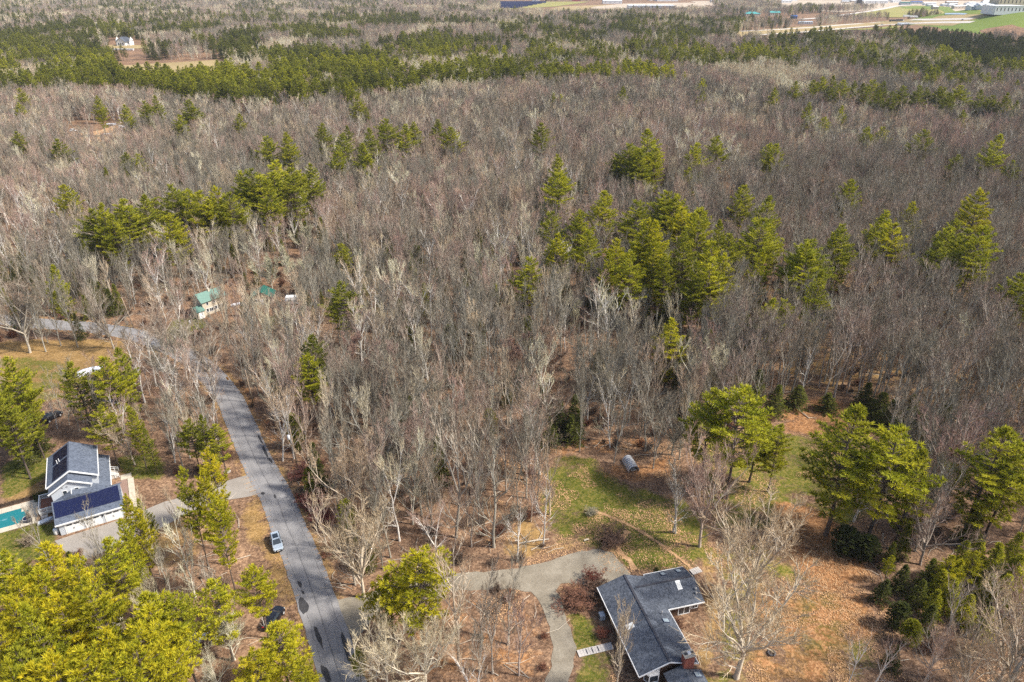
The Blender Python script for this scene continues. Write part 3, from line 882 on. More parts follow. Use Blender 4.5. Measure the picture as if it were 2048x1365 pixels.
# ------------------------------------------------------------------ buildings
def gable_body(mb, x0, x1, y0, y1, z0, ze, xr, zr, zel=None, zer=None):
    """solid with a gabled top, ridge along y at xr"""
    zl, zr_ = (zel if zel is not None else ze), (zer if zer is not None else ze)
    prof = [(x0, z0), (x1, z0), (x1, zr_), (xr, zr), (x0, zl)]
    n = len(mb.v)
    mb.v += [(x, y0, z) for x, z in prof] + [(x, y1, z) for x, z in prof]
    mb.f.append((n, n + 1, n + 2, n + 3, n + 4)); mb.f.append((n + 9, n + 8, n + 7, n + 6, n + 5)); mb.m += [mb.mi, mb.mi]
    for i in range(5):
        j = (i + 1) % 5
        mb.f.append((n + j, n + i, n + 5 + i, n + 5 + j)); mb.m.append(mb.mi)

def bar(mb, a, b, w, h):
    a, b = Vector(a), Vector(b)
    d = (b - a).normalized()
    s = d.cross(Vector((0, 0, 1)))
    s = s.normalized() * (w / 2) if s.length > 1e-4 else Vector((w / 2, 0, 0))
    u = s.cross(d).normalized() * (h / 2)
    mb.hexa([a - s - u, a + s - u, b + s - u, b - s - u], [a - s + u, a + s + u, b + s + u, b - s + u])

def window_on(parent, p, right, up, w, h, name="window", framemat=None, nx=1, ny=1, out=0.05, fr=0.09):
    """framed window standing proud of a wall: p lower left corner, right and up unit vectors; the pane is its child"""
    right, up, p = Vector(right), Vector(up), Vector(p)
    nrm = right.cross(up)
    mb = MB()
    def bx(u0, u1, v0, v1, o0, o1):
        c = lambda u, v, o: p + right * u + up * v + nrm * o
        mb.hexa([c(u0, v0, o0), c(u1, v0, o0), c(u1, v0, o1), c(u0, v0, o1)], [c(u0, v1, o0), c(u1, v1, o0), c(u1, v1, o1), c(u0, v1, o1)])
    bx(0, w, 0, fr, -.02, out); bx(0, w, h - fr, h, -.02, out)
    bx(0, fr, fr, h - fr, -.02, out); bx(w - fr, w, fr, h - fr, -.02, out)
    for i in range(1, nx): bx(w * i / nx - fr / 3, w * i / nx + fr / 3, fr, h - fr, -.02, out - .01)
    for i in range(1, ny): bx(fr, w - fr, h * i / ny - fr / 3, h * i / ny + fr / 3, -.02, out - .015)
    o = part(name, mb, framemat or M["white"], parent)
    mb = MB()
    c = lambda u, v, k: p + right * u + up * v + nrm * k
    mb.hexa([c(fr, fr, -.01), c(w - fr, fr, -.01), c(w - fr, fr, .02), c(fr, fr, .02)], [c(fr, h - fr, -.01), c(w - fr, h - fr, -.01), c(w - fr, h - fr, .02), c(fr, h - fr, .02)])
    part("pane", mb, M["glass"], o)
    return o

def panels_on(parent, P, U, V, nu, nv, mat, gap=0.012, name="solar_panel"):
    """rows of separate panels on a slope: P corner, U along, V up the slope"""
    P, U, V = Vector(P), Vector(U), Vector(V)
    nrm = U.cross(V).normalized()
    du, dv = U / nu, V / nv
    mb = MB(); mb.mi = 0
    g = gap
    a, b = du.normalized() * g, dv.normalized() * g
    p0, p1, p2, p3 = a + b, du - a + b, du - a + dv - b, a + dv - b
    mb.hexa([p0 + nrm * .05, p1 + nrm * .05, p2 + nrm * .05, p3 + nrm * .05], [p0 + nrm * .09, p1 + nrm * .09, p2 + nrm * .09, p3 + nrm * .09])
    mb.mi = 1
    i0 = 0.02
    q0, q1, q2, q3 = [q + nrm * .094 for q in (p0 + a * i0, p1, p2, p3)]
    c = (q0 + q1 + q2 + q3) / 4
    sh = [c + (q - c) * 0.985 for q in (q0, q1, q2, q3)]
    mb.quad(*sh)
    me = mb.mesh(name, [M["alu"], mat])
    for i in range(nu):
        for j in range(nv):
            o = link(name, me, parent); o.location = P + du * i + dv * j

# ---- the grey house with the solar roofs
HA = thing("house", (-81.4, 96.7, 0), math.radians(29), "pale grey two storey house with blue solar panels over a triple garage", "house")
w = MB(); w.box(0, 10.4, 0, 7.0, -.3, 2.72)
part("garage_wall", w, M["greywall"], HA)
w = MB(); gable_body(w, -.55, 7.15, 7.2, 16.9, -.3, 6.22, 3.3, 8.55)
part("main_wall", w, M["greywall"], HA)
w = MB(); gable_body(w, -.25, 6.1, 4.95, 7.3, -.3, 6.1, 2.95, 7.98)
part("front_wall", w, M["greywall"], HA)
w = MB(); w.box(6.0, 8.55, 4.97, 17.4, -.3, 2.85)
part("side_wall", w, M["greywall"], HA)
w = MB(); zl = lambda x: 8.75 - (3.3 - x) * 0.588
w.slab((-.95, 6.75, 6.25), (3.3, 6.75, 8.75), (3.3, 17.35, 8.75), (-.95, 17.35, 6.25), .16)
w.slab((3.3, 6.75, 8.752), (7.55, 6.75, 6.25), (7.55, 17.35, 6.25), (3.3, 17.35, 8.752), .16)
part("main_roof", w, M["shingle2"], HA)
w = MB()
w.slab((-.62, 4.6, 6.12), (2.95, 4.6, 8.17), (2.95, 7.2, 8.17), (-.62, 7.2, 6.12), .16)
w.slab((2.95, 4.6, 8.172), (6.45, 4.6, 6.14), (6.45, 7.2, 6.14), (2.95, 7.2, 8.172), .16)
part("front_roof", w, M["shingle2"], HA)
w = MB()
w.slab((5.9, 4.5, 4.75), (8.95, 4.5, 2.9), (8.95, 17.95, 2.9), (5.9, 17.95, 4.75), .15)
part("side_roof", w, M["shingle2"], HA)
w = MB()
w.slab((-.35, -.38, 2.66), (10.75, -.38, 2.66), (10.75, 3.6, 5.15), (-.35, 3.6, 5.15), .15)
w.slab((-.35, 3.6, 5.148), (10.75, 3.6, 5.148), (10.75, 7.2, 2.9), (-.35, 7.2, 2.9), .15)
part("garage_roof", w, M["shingle2"], HA)
w = MB()
gable_body(w, -.3, 8.3, 3.2, 5.0, 3.2, 4.7, 3.0, 5.75, zel=4.25, zer=4.9)
part("link_roof", w, M["shingle2"], HA)
w = MB()
for a, b in (((-.97, 6.7, 6.2), (3.3, 6.7, 8.68)), ((3.3, 6.702, 8.68), (7.58, 6.702, 6.2)), ((-.64, 4.55, 6.07), (2.95, 4.55, 8.1)), ((2.95, 4.552, 8.1), (6.48, 4.552, 6.08)), ((7.6, 6.72, 6.17), (7.6, 17.35, 6.17)), ((-1.0, 6.72, 6.17), (-1.0, 17.35, 6.17)), ((-.37, -.42, 2.58), (10.77, -.42, 2.58)), ((9.0, 4.5, 2.84), (9.0, 17.95, 2.84)), ((3.0, 3.6, 5.78), (3.0, 4.98, 5.78))):
    bar(w, a, b, .12, .26)
part("white_fascia", w, M["white"], HA)
U = Vector((0, 4.0, 0))
sl_ = Vector((4.25, 0, 2.5))
for y0, n in ((7.25, 5), (12.75, 4)):
    panels_on(HA, Vector((-.95, y0 + n * .98, 6.25)) + sl_ * .30, (0, -n * .98, 0), sl_ * .64, n, 2, M["solardark"])
gs = Vector((0, 3.98, 2.49))
panels_on(HA, Vector((-.1, -.38, 2.66)) + gs * .29, (10.5, 0, 0), gs * .66, 9, 2, M["solar"])
for y in (12.25, 12.6):
    w = MB(); w.tube([(1.1 + (y - 12.25), y, 7.3), (1.1 + (y - 12.25), y, 8.3)], [.07, .07], 8)
    part("vent_pipe", w, M["white"], HA)
for x0 in (1.0, 4.15, 7.4):
    w = MB(); w.box(0, 2.45, -.06, -.01, 0, 2.1)
    d = part("garage_door", w, M["white"], HA); d.location = (x0, 0, 0.02)
    for k in range(4): boxpart("door_panel", (.08, 2.37, -.085, -.06, .06 + k * .51, .52 + k * .51), M["white"], d)
    for k in range(2):
        boxpart("door_window", (.2 + k * 1.15, 1.1 + k * 1.15, -.10, -.083, 1.68, 1.95), M["glass"], d)
        boxpart("handle", (1.12 + k * .16, 1.17 + k * .16, -.12, -.085, .75, 1.15), M["darksteel"], d)
    w = MB(); w.box(-.14, 0, -.07, -.012, 0, 2.24); w.box(2.45, 2.59, -.07, -.012, 0, 2.24); w.box(0, 2.45, -.07, -.012, 2.1, 2.24)
    f = part("door_frame", w, M["white"], HA); f.location = (x0, 0, 0)
for x0 in (3.76, 6.99):
    w = MB(); w.box(-.08, .08, -.2, -.02, 1.6, 1.95)
    part("wall_lamp", w, M["blackpaint"], HA).location = (x0, 0, 0)
for x in (1.5, 3.4): window_on(HA, (x, 4.95, 4.9), (1, 0, 0), (0, 0, 1), .8, 1.1)
for x in (1.55, 2.3): boxpart("gable_vent", (x, x + .3, 4.9, 4.94, 6.6, 6.72), M["darksteel"], HA)
for y in (6.2, 9, 12, 15): window_on(HA, (8.55, y, .9), (0, 1, 0), (0, 0, 1), 1.0, 1.3)
st = link("porch_steps", MB().mesh("e", M["white"]) if False else None, HA)
st.location = (8.6, 13.6, 0)
for k in range(4): boxpart("step", (k * .32, k * .32 + .32, 0, 2.2, 0, .72 - k * .18), M["greywood"], st)
for y in (-.06, 2.26):
    w = MB()
    for k in range(3): w.box(k * .7, k * .7 + .1, y - .05, y + .05, 0, 1.7 - k * .35)
    bar(w, (0, y, 1.66), (1.5, y, .9), .09, .09); bar(w, (0, y, 1.2), (1.5, y, .45), .06, .06)
    part("railing", w, M["white"], st)


# deck beside it, pool, planter
DK = thing("deck", (-81.4, 96.7, 0), math.radians(29), "small raised deck with white railing beside the teal covered pool", "deck")
for k in range(11): boxpart("deck_board", (-3.35, -.45, 7.3 + k * .42, 7.3 + k * .42 + .39, .85, .9), M["deckwood"], DK)
w = MB(); w.box(-3.4, -.4, 7.25, 11.95, .55, .84)
for x, y in ((-3.3, 7.35), (-3.3, 11.8), (-.6, 7.35), (-.6, 11.8)): w.box(x - .08, x + .08, y - .08, y + .08, -.1, .55)
part("deck_base", w, M["greywood"], DK)
w = MB()
pts = [(-.5, 7.28), (-3.38, 7.28), (-3.38, 11.92), (-.5, 11.92)]
for i in range(3):
    (xa, ya), (xb, yb) = pts[i], pts[i + 1]
    bar(w, (xa, ya, 1.85), (xb, yb, 1.85), .14, .1); bar(w, (xa, ya, 1.0), (xb, yb, 1.0), .07, .08)
    n = int(math.hypot(xb - xa, yb - ya) / .16)
    for k in range(n + 1):
        x, y = xa + (xb - xa) * k / n, ya + (yb - ya) * k / n
        big = k % 10 == 0
        w.box(x - (.07 if big else .03), x + (.07 if big else .03), y - (.07 if big else .03), y + (.07 if big else .03), .9, 1.95 if big else 1.8)
part("railing", w, M["white"], DK)
st = boxpart("stair", (-3.3, -2.2, 6.5, 7.25, 0, .45), M["greywood"], DK)

HAm = Matrix.Translation((-81.4, 96.7, 0)) @ Matrix.Rotation(math.radians(29), 4, "Z")
def ha(x, y, z=0): return tuple(HAm @ Vector((x, y, z)))
PD = thing("pool_terrace", (-81.4, 96.7, 0), math.radians(29), "pale concrete terrace slabs framing the teal covered pool", "terrace")
rng = random.Random(3)
for y0, y1 in ((6.1, 7.45), (12.15, 13.75)):
    x = -26.0
    while x < -4.3:
        boxpart("slab", (x + .015, min(x + 1.6, -4.1) - .015, y0, y1, .02, .075 + rng.uniform(0, .012)), M["concrete"], PD)
        x += 1.6
for k in range(3): boxpart("slab", (-5.5, -4.1, 7.47 + k * 1.56, 7.44 + (k + 1) * 1.56, .02, .08 + rng.uniform(0, .01)), M["concrete"], PD)
for k in range(2): boxpart("slab", (-6.7, -5.53, (10.9, 7.47)[k], (12.12, 8.2)[k], .02, .082), M["concrete"], PD)
PL = thing("swimming_pool", (-81.4, 96.7, 0), math.radians(29), "long swimming pool under a teal winter cover", "pool")
boxpart("pool_cover", (-26, -5.55, 7.48, 12.12, -.1, .05), M["pool"], PL)
w = MB()
for cx, cy, rx, ry in ((-10.8, 9.9, .9, .55), (-9.3, 9.9, .5, .25)):
    w.ngon([(cx + rx * math.cos(t * .4488) * random.Random(t + int(cx)).uniform(.75, 1.1), cy + ry * math.sin(t * .4488) * random.Random(t + 9).uniform(.75, 1.1), .056) for t in range(14)])
part("puddle", w, M["poolmark"], PL)
hb = thing("hedge_bed", (-81.4, 96.7, 0), math.radians(29), "dark mulched hedge strip behind the pool terrace", "hedge")
w = MB(); w.box(-26, -4.8, 14.1, 15.2, -.1, .12)
part("bed", w, M["mulch"], hb)
w = TreeMB(); rng = random.Random(8)
for i in range(2600):
    x, y, z = rng.uniform(-26, -4.8), rng.uniform(14.15, 15.15), rng.uniform(.1, .55)
    d = Vector((rng.gauss(0, .5), rng.gauss(0, .5), 1)).normalized() * .25; s = perp(d.normalized(), rng) * .03
    p = Vector((x, y, z)); w.tri(tuple(p - s), tuple(p + s), tuple(p + d))
part("foliage", w, M["mulch"], hb)["kind"] = "stuff"
hb2 = thing("hedge", (-81.4, 96.7, 0), math.radians(29), "clipped dark hedge at the corner of the solar roofed house", "hedge")
w = TreeMB()
for i in range(2200):
    x, y, z = rng.uniform(-4.6, -1.2), rng.uniform(12.6, 14.2), rng.uniform(.05, 1.3)
    d = Vector((rng.gauss(0, .6), rng.gauss(0, .6), .8)).normalized() * .28; s = perp(d.normalized(), rng) * .045
    p = Vector((x, y, z)); w.tri(tuple(p - s), tuple(p + s), tuple(p + d))
o = part("foliage", w, M["needle"], hb2); o["tint"] = 0.1
# spa tub, slide, tank
sp = thing("hot_tub", ha(-5.4, 7.3, .05), math.radians(29), "round dark navy tub at the corner of the pool", "tub")
w = MB(); n = 20
for k in range(n):
    a, b = 2 * math.pi * k / n, 2 * math.pi * (k + 1) / n
    for (r1, z1), (r2, z2) in (((.62, 0), (.75, .75)), ((.75, .75), (.6, .75)), ((.6, .75), (.5, .25)), ((.5, .25), (.001, .2))):
        w.quad((r1 * math.cos(a), r1 * math.sin(a), z1), (r1 * math.cos(b), r1 * math.sin(b), z1), (r2 * math.cos(b), r2 * math.sin(b), z2), (r2 * math.cos(a), r2 * math.sin(a), z2))
part("shell", w, M["navy"], sp, True)
w = MB(); w.tube([(.78 * math.cos(t), .78 * math.sin(t), .77) for t in np.linspace(0, 2 * math.pi, 17)], [.06] * 17, 5)
part("rim", w, M["stone"], sp)
bt = thing("dinghy", ha(-2.6, 5.5, 0), math.radians(29 + 12), "small white boat lying on the grass below the deck", "boat")
w = MB()
sec = [(-1.3, .42, .45), (-.4, .55, .45), (.6, .5, .5), (1.25, .1, .62)]
for (xa, wa, ha_), (xb, wb, hb_) in zip(sec[:-1], sec[1:]):
    for s in (-1, 1):
        q = [(xa, s * wa * .6, .02), (xb, s * wb * .6, .02), (xb, s * wb, hb_), (xa, s * wa, ha_)]
        w.quad(*(q if s < 0 else q[::-1]))
    w.quad((xa, -wa * .6, .03), (xb, -wb * .6, .03), (xb, wb * .6, .03), (xa, wa * .6, .03))
w.quad((-1.3, -.42, .45), (-1.3, .42, .45), (-1.3, .25, .02), (-1.3, -.25, .02))
part("hull", w, M["tarp"], bt)
for x in (-.7, .25): boxpart("thwart", (x, x + .28, -.5, .5, .36, .4), M["white"], bt)
tk = thing("propane_tank", ha(-.75, .9, 0), math.radians(29), "upright white gas tank against the garage corner", "tank")
w = MB(); w.tube([(0, 0, 0), (0, 0, .12), (0, 0, 1.05), (0, 0, 1.25), (0, 0, 1.33)], [.34, .42, .42, .3, .08], 14)
part("tank_body", w, M["white"], tk, True)
w = MB(); w.tube([(0, 0, 1.3), (0, 0, 1.5)], [.12, .12], 8)
part("valve_cap", w, M["stone"], tk)
for i, (x0, x1, y0, y1) in enumerate([(10.2, 12.2, 12.2, 13.9), (11.4, 12.5, .2, 12.1)]):
    wk = thing("concrete_walk", (-81.4, 96.7, 0), math.radians(29), ["short concrete walk leading from the porch steps", "long concrete walk along the garage side to the driveway"][i], "path")
    n = max(1, int(max(x1 - x0, y1 - y0) / 1.5))
    for k in range(n):
        if y1 - y0 > x1 - x0: b = (x0, x1, y0 + (y1 - y0) * k / n + .015, y0 + (y1 - y0) * (k + 1) / n - .015)
        else: b = (x0 + (x1 - x0) * k / n + .015, x0 + (x1 - x0) * (k + 1) / n - .015, y0, y1)
        boxpart("slab", (*b, -.05, .07 + random.Random(k).uniform(0, .012)), M["concrete"], wk)
sheet("brick_terrace", [ha(9.3, 6.0)[:2], ha(11.3, 6.0)[:2], ha(11.3, 12.1)[:2], ha(9.3, 12.1)[:2]], .05, M["brickpave"], 0, 1, 3)

# ---- ranch house
RA = math.radians(14.28)
RH = thing("ranch_house", (22.5, 68.0, 0), RA, "low brown ranch house under a dark slate L shaped roof with skylights", "house")
RM = Matrix.Translation((22.5, 68.0, 0)) @ Matrix.Rotation(RA, 4, "Z")
def rh(x, y, z=0): return tuple(RM @ Vector((x, y, z)))
w = MB(); gable_body(w, -4.5, 3.6, -.2, 15.4, -.3, 2.52, -.5, 3.98)
w.box(3.55, 9.75, 9.6, 16.0, -.3, 2.5)
w.v += [(9.752, 9.6, 2.5), (9.752, 16.0, 2.5), (9.752, 13, 3.98)]; n = len(w.v); w.f.append((n - 3, n - 2, n - 1)); w.m.append(0)
part("wall", w, M["brownwall"], RH)
w = MB()
w.slab((-5.02, -.85, 2.55), (-.5, -.85, 4.2), (-.5, 15.95, 4.2), (-5.02, 15.95, 2.55), .16)
w.slab((-.5, -.85, 4.202), (4.1, -.85, 2.55), (4.1, 15.95, 2.55), (-.5, 15.95, 4.202), .16)
part("main_roof", w, M["shingle"], RH)
w = MB()
w.slab((0, 9.0, 2.58), (10.3, 9.0, 2.58), (10.3, 13, 4.17), (0, 13, 4.17), .15)
w.slab((3.3, 13, 4.172), (10.3, 13, 4.172), (10.3, 16.55, 2.6), (3.3, 16.55, 2.6), .15)
w.slab((0, 13, 4.172), (3.3, 13, 4.172), (3.3, 15.9, 2.888), (0, 15.9, 2.888), .15)
part("wing_roof", w, M["shingle"], RH)
w = MB()
bar(w, (-.5, -.85, 4.22), (-.5, 15.95, 4.22), .34, .05); bar(w, (.3, 13, 4.2), (10.3, 13, 4.2), .34, .05)
part("ridge_cap", w, M["darksteel"], RH)
w = MB()
for a, b in (((-5.06, -.88, 2.46), (-5.06, 15.97, 2.46)), ((4.14, -.88, 2.46), (4.14, 8.95, 2.46)), ((4.1, 8.96, 2.49), (10.32, 8.96, 2.49)), ((-5.04, -.9, 2.47), (-.5, -.9, 4.12)), ((-.5, -.902, 4.12), (4.12, -.902, 2.47)), ((3.26, 16.0, 2.62), (3.26, 16.57, 2.52)), ((3.3, 16.6, 2.5), (10.3, 16.6, 2.5))):
    bar(w, a, b, .09, .2)
part("white_fascia", w, M["white"], RH)
def skylight(x, y, zfun, w_, l_, mat, ax):
    """ax = 'x': slope falls along x"""
    mb = MB()
    c = [(x - w_ / 2, y - l_ / 2), (x + w_ / 2, y - l_ / 2), (x + w_ / 2, y + l_ / 2), (x - w_ / 2, y + l_ / 2)]
    mb.hexa([(a, b, zfun(a, b) - .02) for a, b in c], [(a, b, zfun(a, b) + .12) for a, b in c])
    o = part("skylight", mb, M["alu"] if mat != M["paleglass"] else M["white"], RH)
    mb = MB()
    c = [(x + (a - x) * .84, y + (b - y) * .84) for a, b in c]
    mb.hexa([(a, b, zfun(a, b) + .10) for a, b in c], [(a, b, zfun(a, b) + .14) for a, b in c])
    part("pane", mb, mat, o)
zL = lambda x, y: 4.2 - (-.5 - x) * (1.65 / 4.52)
zR = lambda x, y: 4.2 - (x + .5) * (1.65 / 4.6)
zF = lambda x, y: 4.17 - (13 - y) * (1.59 / 4.0)
zBk = lambda x, y: 4.17 - (y - 13) * (1.572 / 3.55)
skylight(-3.2, 7.0, zL, 1.15, .85, M["paleglass"], "x")
skylight(2.55, 6.7, zR, 1.1, .75, M["skyglass"], "x")
skylight(7.2, 12.05, zF, .8, 1.35, M["paleglass"], "y")
skylight(6.15, 15.45, zBk, .8, 1.0, M["skyglass"], "y")
skylight(8.9, 15.45, zBk, .8, 1.0, M["skyglass"], "y")
for x, y, zf, r, h in ((9.6, 10.9, zF, .13, .45), (9.45, 10.35, zF, .13, .3), (2.45, 8.0, zR, .08, .6)):
    w = MB(); z = zf(x, y); w.tube([(x, y, z - .1), (x, y, z + h)], [r, r], 10); w.tube([(x, y, z + h), (x, y, z + h + .1)], [r * 1.5, r * .4], 10)
    part("roof_vent", w, M["stone"], RH)
ch = link("chimney", None, RH); ch.location = (2.15, -1.05, 0)
w = MB(); w.box(-.75, .75, -.5, .5, -.2, 5.2)
part("stack", w, M["brick"], ch)
mbk = MB(); mbk.box(-.13, .13, -.02, .02, -.045, .045); bme = mbk.mesh("brick", M["brick"])
for r in range(22):
    for k in range(5):
        o = link("brick", bme, ch); o.location = (-.6 + k * .3 + (.08 if r % 2 else -.06), -.508, 2.75 + r * .11)
w = MB(); w.box(-.85, .85, -.6, .6, 5.2, 5.36)
part("cap", w, M["concrete"], ch)
for x in (-.5, .55): boxpart("flue", (x - .16, x + .16, -.16, .16, 5.36, 5.55), M["darksteel"], ch)
boxpart("flue_cover", (-.2, .25, -.22, .22, 5.36, 5.62), M["white"], ch)
# lower addition
w = MB(); gable_body(w, -1.0, 3.7, -9.5, -.95, -.3, 2.2, 1.55, 2.95)
part("addition_wall", w, M["brownwall"], RH)
w = MB()
w.slab((-1.35, -9.9, 2.2), (1.55, -9.9, 3.12), (1.55, -.95, 3.12), (-1.35, -.95, 2.2), .14)
w.slab((1.55, -9.9, 3.122), (4.1, -9.9, 2.25), (4.1, -1.7, 2.25), (1.55, -1.7, 3.122), .14)
part("addition_roof", w, M["shingle"], RH)
zA = lambda x, y: 3.12 - (x - 1.55) * (.87 / 2.55)
skylight(3.1, -2.6, zA, 1.1, .9, M["skyglass"], "x")
# bay window below the gable
by = link("bay_window", None, RH); by.location = (-2.75, -.2, 0)
w = MB()
bp = [(-1.15, 0), (-.7, -.75), (.7, -.75), (1.15, 0)]
w.ngon([(x, y, .75) for x, y in bp][::-1]); w.ngon([(x, y, 2.25) for x, y in bp])
for i in range(3):
    (xa, ya), (xb, yb) = bp[i], bp[i + 1]
    for z in (.8, 2.18): bar(w, (xa, ya, z), (xb, yb, z), .1, .13)
for x, y in bp: w.box(x - .06, x + .06, y - .06, y + .06, .75, 2.25)
part("frame", w, M["white"], by)
for i in range(3):
    (xa, ya), (xb, yb) = bp[i], bp[i + 1]
    mb = MB(); bar(mb, (xa, ya, 1.5), (xb, yb, 1.5), .03, 1.2); part("pane", mb, M["glass"], by)
window_on(RH, (6.2, 9.58, .05), (1, 0, 0), (0, 0, 1), 2.1, 2.1, "patio_door", nx=2, fr=.14)
window_on(RH, (8.5, 9.58, .9), (1, 0, 0), (0, 0, 1), 1.1, 1.1, nx=2)
for y in (1.5, 5, 12.5): window_on(RH, (-4.52, y + 1.2, .9), (0, -1, 0), (0, 0, 1), 1.2, 1.2, nx=2)
window_on(RH, (3.62, 3.0, .9), (0, 1, 0), (0, 0, 1), 1.4, 1.2, nx=2)
# things round the ranch house
ac = thing("heat_pump", rh(-5.6, 12.0), RA, "pale grey heat pump unit against the dark side of the ranch house", "heat pump")
boxpart("case", (-.4, .4, -.5, .5, .1, 1.0), M["greywall"], ac)
w = MB(); w.tube([(-.41, 0, .55), (-.46, 0, .55)], [.34, .34], 16); part("fan_grille", w, M["darksteel"], ac)
for y in (-.42, .36): boxpart("foot", (-.4, .4, y, y + .08, 0, .1), M["darksteel"], ac)
wb = thing("wheeled_bin", rh(-4.4, -1.8), RA + .3, "grey wheeled bin near the bay window of the ranch house", "bin")
w = MB(); w.hexa([(-.25, -.25, .05), (.25, -.25, .05), (.25, .25, .05), (-.25, .25, .05)], [(-.3, -.32, 1.0), (.3, -.32, 1.0), (.3, .32, 1.0), (-.3, .32, 1.0)])
part("bin_body", w, M["steel"], wb)
boxpart("lid", (-.32, .32, -.35, .34, 1.0, 1.07), M["stone"], wb)
for x in (-.22, .22):
    w = MB(); w.tube([(x - .04, .27, .1), (x + .04, .27, .1)], [.1, .1], 10); part("wheel", w, M["rubber"], wb)
bwk = thing("boardwalk", (0, 0, 0), 0, "weathered pale boardwalk crossing the grass to the ranch house door", "walkway")
a_, b_ = Vector((*at(1156, 1309), .0)), Vector((*at(1228, 1292), .0))
dv = (b_ - a_); L_ = dv.length; bwk.location = a_; bwk.rotation_euler = (0, 0, math.atan2(dv.y, dv.x))
for k in range(int(L_ / .46)):
    boxpart("board", (k * .46, k * .46 + .43, -.62, .62, .08, .14 + .012 * (k % 3)), M["greywood"], bwk)
for y in (-.5, .5): boxpart("joist", (0, L_, y - .05, y + .05, 0, .08), M["darksteel"], bwk)
for k in (2, 4, 6): boxpart("dark_gap_board", (k * .46 + .36, k * .46 + .52, -.45, .45, .152, .166), M["darksteel"], bwk)
dk = thing("step_platform", (*at(1391, 1143), 0), RA + .15, "small grey wooden platform at the back corner of the ranch house", "platform")
for k in range(5): boxpart("board", (-.9 + k * .38, -.56 + k * .38, -.6, .6, .1, .16), M["greywood"], dk)
for y in (-.5, .5): boxpart("joist", (-.9, .96, y - .06, y + .06, 0, .1), M["greywood"], dk)
tb = thing("fire_pit", (*at(1543, 1308), 0), 0, "small dark fire pit on the grass below the big bare oak", "fire pit")
w = MB(); w.tube([(.5 * math.cos(t), .5 * math.sin(t), .22) for t in np.linspace(0, 2 * math.pi, 15)], [.13] * 15, 6); part("ring", w, M["coal"], tb)
w = MB(); w.tube([(0, 0, 0), (0, 0, .1)], [.45, .4], 12); part("ash_bed", w, M["mulch"], tb)
for k in range(3):
    w = MB(); w.tube([(.3 * math.cos(k * 2.1), .3 * math.sin(k * 2.1), .1), (.1 * math.cos(k * 2.1), .1 * math.sin(k * 2.1), .55)], [.05, .05], 6); part("log", w, M["polewood"], tb)

# ---- ribbed steel shelter
qa, qb = Vector((*at(1268, 944), 0)), Vector((*at(1250, 914), 0))
qd = qb - qa; QL = 4.6
Q = thing("arched_shelter", qa, math.atan2(qd.y, qd.x), "open arched shelter of ribbed galvanised steel at the edge of the woods", "shelter")
nseg = 7
def arch(r, t): return (r * math.cos(math.pi * t), r * 1.18 * math.sin(math.pi * t))
for k in range(nseg):
    x0, x1 = QL * k / nseg, QL * (k + 1) / nseg - .04
    w = MB(); m_ = 12
    for i in range(m_):
        (ya, za), (yb, zb2) = arch(1.35, i / m_), arch(1.35, (i + 1) / m_)
        (yc, zc), (yd, zd) = arch(1.27, i / m_), arch(1.27, (i + 1) / m_)
        w.hexa([(x0, yc, zc), (x1, yc, zc), (x1, yd, zd), (x0, yd, zd)], [(x0, ya, za), (x1, ya, za), (x1, yb, zb2), (x0, yb, zb2)])
    part("steel_sheet", w, M["steel"], Q)
    w = MB(); w.tube([(x0 - .02, *arch(1.365, t)) for t in np.linspace(.12, .88, 11)], [.045] * 11, 4); part("rib", w, M["darksteel"], Q)
for k in range(4): boxpart("plank", (.3 + k * .02, 1.9, -.8 + k * .38, -.5 + k * .38, .04, .16 + .1 * (k % 2)), M["greywood"], Q)

Q.scale = (.86, .86, .86)
# ---- green roofed house and its garage
GH = thing("green_roofed_house", (-91.2, 188.8, 0), math.atan2(5.6, 4.4), "cream two storey house with green metal roof and lower garage wing", "house")
w = MB(); w.box(0, 7.6, 0, 4.6, -.3, 4.4)
w.v += [(-.002, 0, 4.4), (-.002, 4.6, 4.4), (-.002, 2.3, 6.2), (7.602, 0, 4.4), (7.602, 4.6, 4.4), (7.602, 2.3, 6.2)]
n = len(w.v); w.f += [(n - 4, n - 5, n - 6), (n - 3, n - 2, n - 1)]; w.m += [0, 0]
part("wall", w, M["cream"], GH)
w = MB(); w.slab((-.4, -.4, 4.35), (8.0, -.4, 4.35), (8.0, 2.3, 6.5), (-.4, 2.3, 6.5), .12); w.slab((-.4, 2.3, 6.502), (8.0, 2.3, 6.502), (8.0, 5.0, 4.35), (-.4, 5.0, 4.35), .12)
r_ = part("roof", w, M["greenroof"], GH)
boxpart("chimney", (3.6, 4.2, 1.9, 2.5, 5.9, 7.1), M["cream"], r_)
w = MB(); w.box(-2.3, -.05, -.9, 3.0, -.3, 2.3); part("wing_wall", w, M["cream"], GH)
w = MB(); w.slab((-2.6, -1.2, 2.35), (.1, -1.2, 2.35), (.1, 1.1, 3.4), (-2.6, 1.1, 3.4), .1); w.slab((-2.6, 1.1, 3.402), (.1, 1.1, 3.402), (.1, 3.3, 2.35), (-2.6, 3.3, 2.35), .1)
part("wing_roof", w, M["greenroof"], GH)
for x in (.9, 3.6, 4.6, 5.9): window_on(GH, (x, -.02, .9), (1, 0, 0), (0, 0, 1), .85, 1.2)
window_on(GH, (1.9, -.02, .8), (1, 0, 0), (0, 0, 1), 1.3, 1.2, nx=2)
for x in (1.2, 3.4, 5.6): window_on(GH, (x, -.02, 3.0), (1, 0, 0), (0, 0, 1), .8, 1.0)
boxpart("garage_door", (-2.0, -.5, -.95, -.91, 0, 2.0), M["white"], GH)
GS = thing("green_roofed_garage", (-79.6, 196.5, 0), .12, "small cream outbuilding with a patched green roof behind the pale budding trees", "outbuilding")
